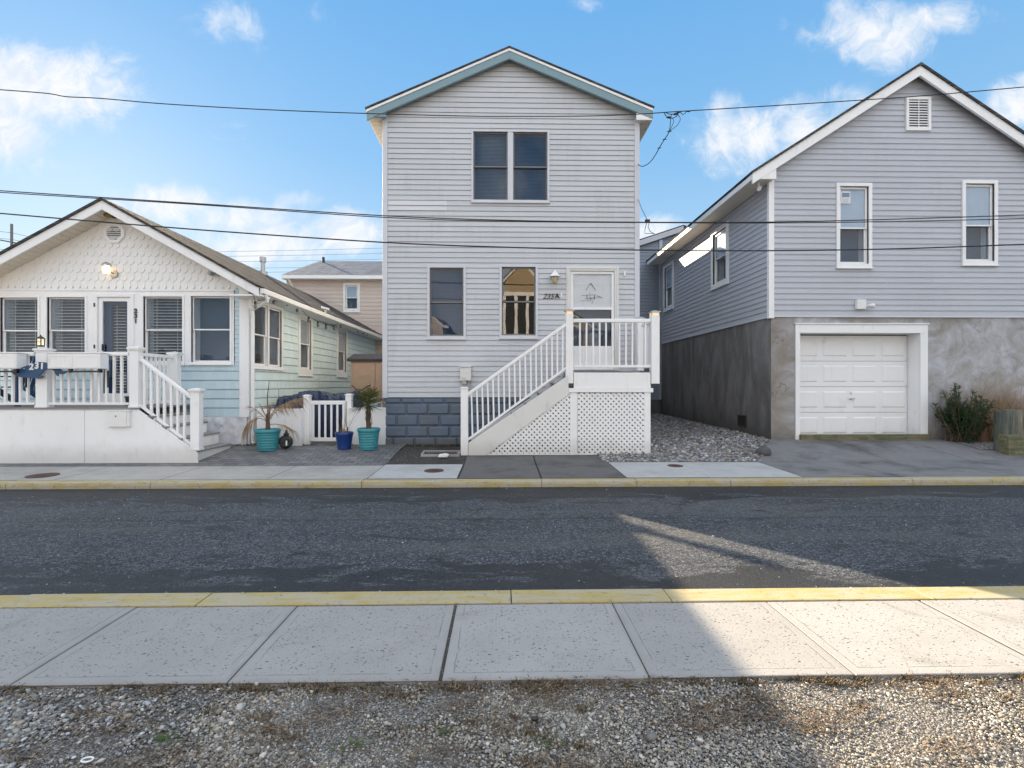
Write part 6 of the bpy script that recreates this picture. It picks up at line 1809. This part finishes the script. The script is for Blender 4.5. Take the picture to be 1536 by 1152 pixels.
tag(mb.build('paving_chip', M['white_plain'], bevel=.012, origin=(q.x, 9.7, zq)), 'broken white chunk lying on dark ground near the grate', 'litter')
q = P(131, 1131, 2.03)
mb = MB(); mb.tube([(q.x + .022 * math.cos(k * PI / 8), 2.03 + .013 * math.sin(k * PI / 8), .002) for k in range(17)], .0035, 6, False)
tag(mb.build('shell', M['white_plain'], smooth=True, origin=(q.x, 2.03, 0)), 'small white ring shaped shell on the pebbles near the camera', 'shell')
q = P(802, 1078, 2.24); mb = MB(); mb.add([(q.x + v[0] * .018, 2.24 + v[1] * .012, .0 + v[2] * .011) for v in icos(2)[0]], [tuple(f) for f in icos(2)[1]])
tag(mb.build('stone', M['black'], smooth=True, origin=(q.x, 2.24, 0)), 'single black pebble lying among pale ones', 'stone')

# ================================================================== overhead wires
YW = 8.35
def wire(pts, r, label, Y=YW, name='overhead_wire'):
    v = [P(x, y, Y) for x, y in pts]
    d0 = v[0] - v[1]; d1 = v[-1] - v[-2]
    v = [v[0] + d0.normalized() * 22 + Vector((0, 0, 1.2))] + v + [v[-1] + d1.normalized() * 22 + Vector((0, 0, 1.2))]
    # smooth
    out = [v[0]]; v0_, v1_ = v[0], v[-1]; v = v[1:-1]
    for i in range(len(v) - 1):
        p0, p1, p2, p3 = v[max(i - 1, 0)], v[i], v[i + 1], v[min(i + 2, len(v) - 1)]
        for k in range(6):
            t = k / 6; out.append(.5 * ((2 * p1) + (p2 - p0) * t + (2 * p0 - 5 * p1 + 4 * p2 - p3) * t * t + (3 * p1 - p0 - 3 * p2 + p3) * t ** 3))
    out += [v[-1], v1_]
    mb = MB(); mb.tube(out, r, 6)
    return tag(mb.build(name, M['rubber'], smooth=True, origin=v[0]), label, 'wire')
wire([(-60, 130), (0, 134.5), (70, 140), (100, 145), (150, 147.5), (250, 156), (400, 164.5), (560, 170.5), (700, 174), (760, 174.5), (880, 174), (960, 171), (1020, 167), (1200, 156), (1380, 144), (1536, 130.5), (1600, 125)], .0078, 'highest black wire crossing the blue gable')
wire([(-60, 280), (0, 286), (290, 305), (575, 323.5), (766, 330.5), (955, 333.2), (1160, 333), (1350, 328.5), (1536, 322.5), (1600, 320)], .0085, 'thin upper wire of the low pair, at window sill height')
wire([(-60, 282), (0, 288.5), (290, 306.5), (575, 326), (766, 332), (955, 333.8), (1160, 334.5), (1350, 332), (1536, 328), (1600, 326)], .0075, 'slack wire lashed just below the upper wire of the low pair')
wire([(-60, 314), (0, 320), (290, 344), (575, 363.5), (766, 371), (955, 375), (1160, 376), (1350, 373), (1536, 366.5), (1600, 364)], .0108, 'thick lowest black cable below the upstairs window')
# splice cluster and service drop
q0 = P(1010, 168, YW)
SD = thing('service_drop', 'tangled splice and cable looping from the top wire to the house corner', 'wire', q0)
def curve(parent, pts, r, name, Y0, Y1):
    n = len(pts); v = [P(x, y, Y0 + (Y1 - Y0) * i / (n - 1)) for i, (x, y) in enumerate(pts)]
    mb = MB(); mb.tube(v, r, 6); return mb.build(name, M['rubber'], parent, smooth=True)
curve(SD, [(996, 169), (999, 174), (1004, 177.5), (1010, 177), (1015, 174.5), (1018, 169)], .007, 'jumper', YW, YW)
curve(SD, [(999, 169), (1003, 171), (1010, 171.5), (1016, 170)], .007, 'jumper', YW, YW)
curve(SD, [(1017, 172), (1020, 176), (1020.5, 180), (1016, 188), (1004, 197)], .005, 'jumper', YW, YW)
curve(SD, [(1007, 172), (1006, 180), (1005, 190), (1004, 197)], .006, 'jumper', YW, YW)
curve(SD, [(1009, 178), (1011, 182), (1008, 189), (1004, 197)], .005, 'jumper', YW, YW)
curve(SD, [(1004, 197), (1001, 203), (996, 210), (990, 220), (984, 231), (978, 240), (972, 246), (965, 249.5), (960, 249), (957, 246.5)], .0085, 'drop_cable', YW, YF - .05)
mb = MB()
for x, y, rr in ((1003, 176, .028), (1013.5, 171, .032), (1004, 197, .02), (1033, 167, .02), (1018, 168.5, .022), (997, 209, .016), (989, 222, .014)):
    v = P(x, y, YW if y < 200 else YW + .5); mb.tube([v - Vector((.035, 0, .004)), v, v + Vector((.035, 0, .004))], [rr * .35, rr * .7, rr * .35], 8)
mb.build('splice', M['rubber'], SD, smooth=True)
curve(SD, [(1020, 167.5), (1024, 172), (1028, 170), (1029, 167)], .006, 'jumper', YW, YW)
q0 = P(972, 332, YW)
SD2 = thing('service_drop', 'thin drop wire and hook hanging from the low wires beside the house corner', 'wire', q0)
curve(SD2, [(957, 299), (963, 314), (972, 332)], .006, 'drop_cable', YF - .05, YW)
curve(SD2, [(970, 334), (967.5, 344), (967, 350), (982, 350.5)], .005, 'hook', YW, YW)
curve(SD2, [(974, 334), (972, 340), (975, 347), (981, 350.5)], .005, 'hook', YW, YW)
mb = MB(); v = P(972, 332, YW); mb.box(WORLD, v.x - .05, v.x + .03, YW - .015, YW + .015, v.z - .02, v.z + .03); mb.build('clamp', M['rubber'], SD2)
# distant pole and lines
q = P(17.5, 374, 60); zt = P(17.5, 336, 60).z
PO2 = thing('utility_pole', 'distant grey utility pole at the far edge behind the cottage roof', 'pole', (q.x, 60, .2))
mb = MB(); mb.tube([(q.x, 60, .2), (q.x, 60, zt)], [.17, .13], 10); mb.build('pole', m_flat('pole_wood', (.22, .21, .20), .9), PO2)
mb = MB(); mb.bar((q.x - 1.3, 60, zt - 1.9), (q.x + .9, 60, zt - 2.3), .12, .12); mb.build('crossarm', M['stem'], PO2)
for (a0, b0), lab in (((337, 349), 'pole top'), ((352, 359), 'upper crossarm'), ((369, 375), 'lower crossarm')):
    v0, v1 = P(-160, a0 - 20, 52), P(17.5, b0, 60); mb = MB(); mb.tube([v0, v0.lerp(v1, .5) - Vector((0, 0, .5)), v1, v1 + Vector((6, 8, -.8))], .022, 5); tag(mb.build('overhead_wire', M['rubber'], origin=v1), 'faint wire running off the distant pole at its ' + lab, 'wire')
for y0, y1, nm in ((378, 372, 'highest'), (385, 380, 'second'), (393, 389, 'third'), (403, 399, 'fourth'), (410, 404.5, 'lowest')):
    v0, v1 = P(280, y0 + .5, 90), P(640, y1 - 1.5, 90); d = v1 - v0; mb = MB(); mb.tube([v0 - d, v0, v0.lerp(v1, .5) - Vector((0, 0, .08)), v1, v1 + d], .032, 5)
    tag(mb.build('overhead_wire', m_flat('faint_wire', (.30, .33, .36), .8), origin=v0), nm + ' of the five faint lines far beyond the tan roof', 'wire', 'faint lines far beyond the tan roof')

# ================================================================== sun, sky, camera
A_, B_ = -1.78, 2.17                                    # shadow runs (-A_, -B_) for one metre of height
sun_dir = Vector((A_, B_, 1)).normalized()
ld = bpy.data.lights.new('sun', 'SUN'); ld.energy = 5.0; ld.angle = math.radians(.4); ld.color = (1, .82, .58)
so = bpy.data.objects.new('sun', ld); COL.objects.link(so); so.location = (20, 40, 30)
so.rotation_euler = (-sun_dir).to_track_quat('-Z', 'Y').to_euler()
EL = math.asin(sun_dir.z); AZ = math.atan2(sun_dir.x, sun_dir.y)

W_ = bpy.data.worlds.new('World'); SC.world = W_; W_.use_nodes = True
nt = W_.node_tree; nt.nodes.clear()
class WN(NT):
    def __init__(s, tree): s.t = tree; s.m = None; s._p = tree.nodes.new('ShaderNodeTexCoord').outputs['Generated']
w = WN(nt)
sky = w.n('TexSky', sky_type='NISHITA'); sky.sun_disc = False; sky.sun_elevation = EL; sky.sun_rotation = AZ
sky.air_density = 1.0; sky.dust_density = .4; sky.ozone_density = 1.6; sky.altitude = 0
dx_, dy_, dz_ = w.xyz(w._p)
def sky_uv(px, py):
    cx, cz = (px - 768) / FPX, (576 - py) / FPX
    d = Vector((SY + cx * CY, CY - cx * SY, cz)); return d.x / d.y, d.z / d.y
yy = w.math('MAXIMUM', dy_, .04)
U, V = w.math('DIVIDE', dx_, yy), w.math('DIVIDE', dz_, yy)
UV = w.comb(U, V, 0.)
blobs = [(60, 130, 150, 62, 1.05), (15, 205, 75, 60, .9), (150, 120, 70, 50, .75), (350, 38, 70, 38, .5), (480, 18, 26, 30, .45), (300, 25, 80, 22, .4), (1320, 48, 105, 52, .85), (1410, 28, 80, 30, .85), (1270, 20, 40, 42, .7),
         (1105, 205, 78, 55, .9), (1085, 165, 40, 40, .7), (1215, 190, 70, 52, .85), (1260, 150, 60, 36, .6), (1545, 150, 70, 45, 1.0), (250, 305, 100, 30, .85), (370, 330, 110, 34, .85), (520, 350, 70, 36, .95), (400, 365, 120, 40, .9),
         (430, 302, 70, 18, .5), (330, 200, 70, 18, .28), (120, 250, 120, 40, .25), (880, 5, 40, 14, .4), (985, 345, 60, 24, .8), (1175, 35, 12, 18, .25)]
mask = None
for bx_, by_, rx_, ry_, st in blobs:
    cu, cv = sky_uv(bx_, by_)
    du = w.math('MULTIPLY', w.math('SUBTRACT', U, cu), FPX / (rx_ * 1.25)); dv = w.math('MULTIPLY', w.math('SUBTRACT', V, cv), FPX / (ry_ * 1.3))
    r_ = w.math('SQRT', w.math('ADD', w.math('MULTIPLY', du, du), w.math('MULTIPLY', dv, dv)))
    k = w.math('MULTIPLY', w.step(r_, 1.35, .1), st)
    mask = k if mask is None else w.math('MAXIMUM', mask, k)
wv = w.n('VectorMath', operation='MULTIPLY_ADD'); w.set(wv.inputs[0], w.noise(3.2, 4, .55, UV, 0., True)); wv.inputs[1].default_value = (.30, .22, 0); w.set(wv.inputs[2], UV)
n1 = w.noise(5.0, 10, .66, wv.outputs[0], .25); n2 = w.noise(17, 8, .66, wv.outputs[0], .3)
dn = w.math('ADD', w.math('MULTIPLY', w.math('SUBTRACT', n1, .5), 1.7), w.math('MULTIPLY', w.math('SUBTRACT', n2, .5), .7))
cl = w.step(w.math('ADD', mask, dn), .22, 1.0)
cl = w.math('MULTIPLY', w.math('MULTIPLY', w.math('MULTIPLY', cl, .93), w.step(mask, .02, .25)), w.step(dy_, .05, .3))
haze = w.math('MULTIPLY', w.step(V, .34, .12), w.math('MULTIPLY', w.step(n1, .3, .7), .35))
cl = w.math('MAXIMUM', cl, haze)
# unseen bright cloud fields behind the camera, added to lift the shaded fronts
n3 = w.noise(2.2, 7, .58, w._p, .3)
back = w.math('MULTIPLY', w.step(n3, .40, .54), w.step(dy_, .02, -.25))
SKY_S = .12
base = w.n('VectorMath', operation='SCALE'); w.set(base.inputs[0], sky.outputs[0]); base.inputs['Scale'].default_value = SKY_S
hs = w.n('HueSaturation'); hs.inputs['Saturation'].default_value = 1.25; hs.inputs['Value'].default_value = 1.0; w.set(hs.inputs['Color'], base.outputs[0])
zen = w.ramp(w.math('MULTIPLY', dz_, 1.0, clamp=True), [(0., (.90, 1.06, 1.18)), (.18, (.62, .90, 1.16)), (.40, (.34, .70, 1.12)), (.60, (.22, .58, 1.08)), (1., (.22, .54, 1.05))])
skyc = w.mix(.82, hs.outputs[0], zen)
cloudc = w.mix(w.step(n2, .35, .65), (.92, 1.0, 1.1), (1.14, 1.14, 1.16))
c1 = w.mix(cl, skyc, cloudc)
top = w.math('MULTIPLY', w.step(dz_, .66, .86), w.step(n3, .36, .50))  # unseen bright cloud overhead, added to light the ground more neutrally
c2 = w.mix(w.math('MAXIMUM', back, top), c1, (1.68, 1.74, 1.83))
bg = w.n('Background'); w.set(bg.inputs['Color'], c2); bg.inputs['Strength'].default_value = .255
ow = w.n('OutputWorld'); nt.links.new(bg.outputs[0], ow.inputs[0])

cam = bpy.data.cameras.new('camera'); co = bpy.data.objects.new('camera', cam); COL.objects.link(co)
co.location = (0, 0, HC); co.rotation_euler = (PI / 2, 0, -YAW)
cam.sensor_width = 36; cam.lens = 36 * FPX / 1536; cam.clip_start = .05; cam.clip_end = 3000
SC.camera = co
SC.view_settings.view_transform = 'Standard'; SC.view_settings.look = 'None'; SC.view_settings.exposure = 0
SC.render.engine = 'CYCLES'
SC.cycles.film_exposure = 3.5
SC.cycles.use_denoising = True
SC.cycles.max_bounces = 8; SC.cycles.transparent_max_bounces = 12; SC.cycles.glossy_bounces = 4
SC.cycles.caustics_reflective = False; SC.cycles.caustics_refractive = False
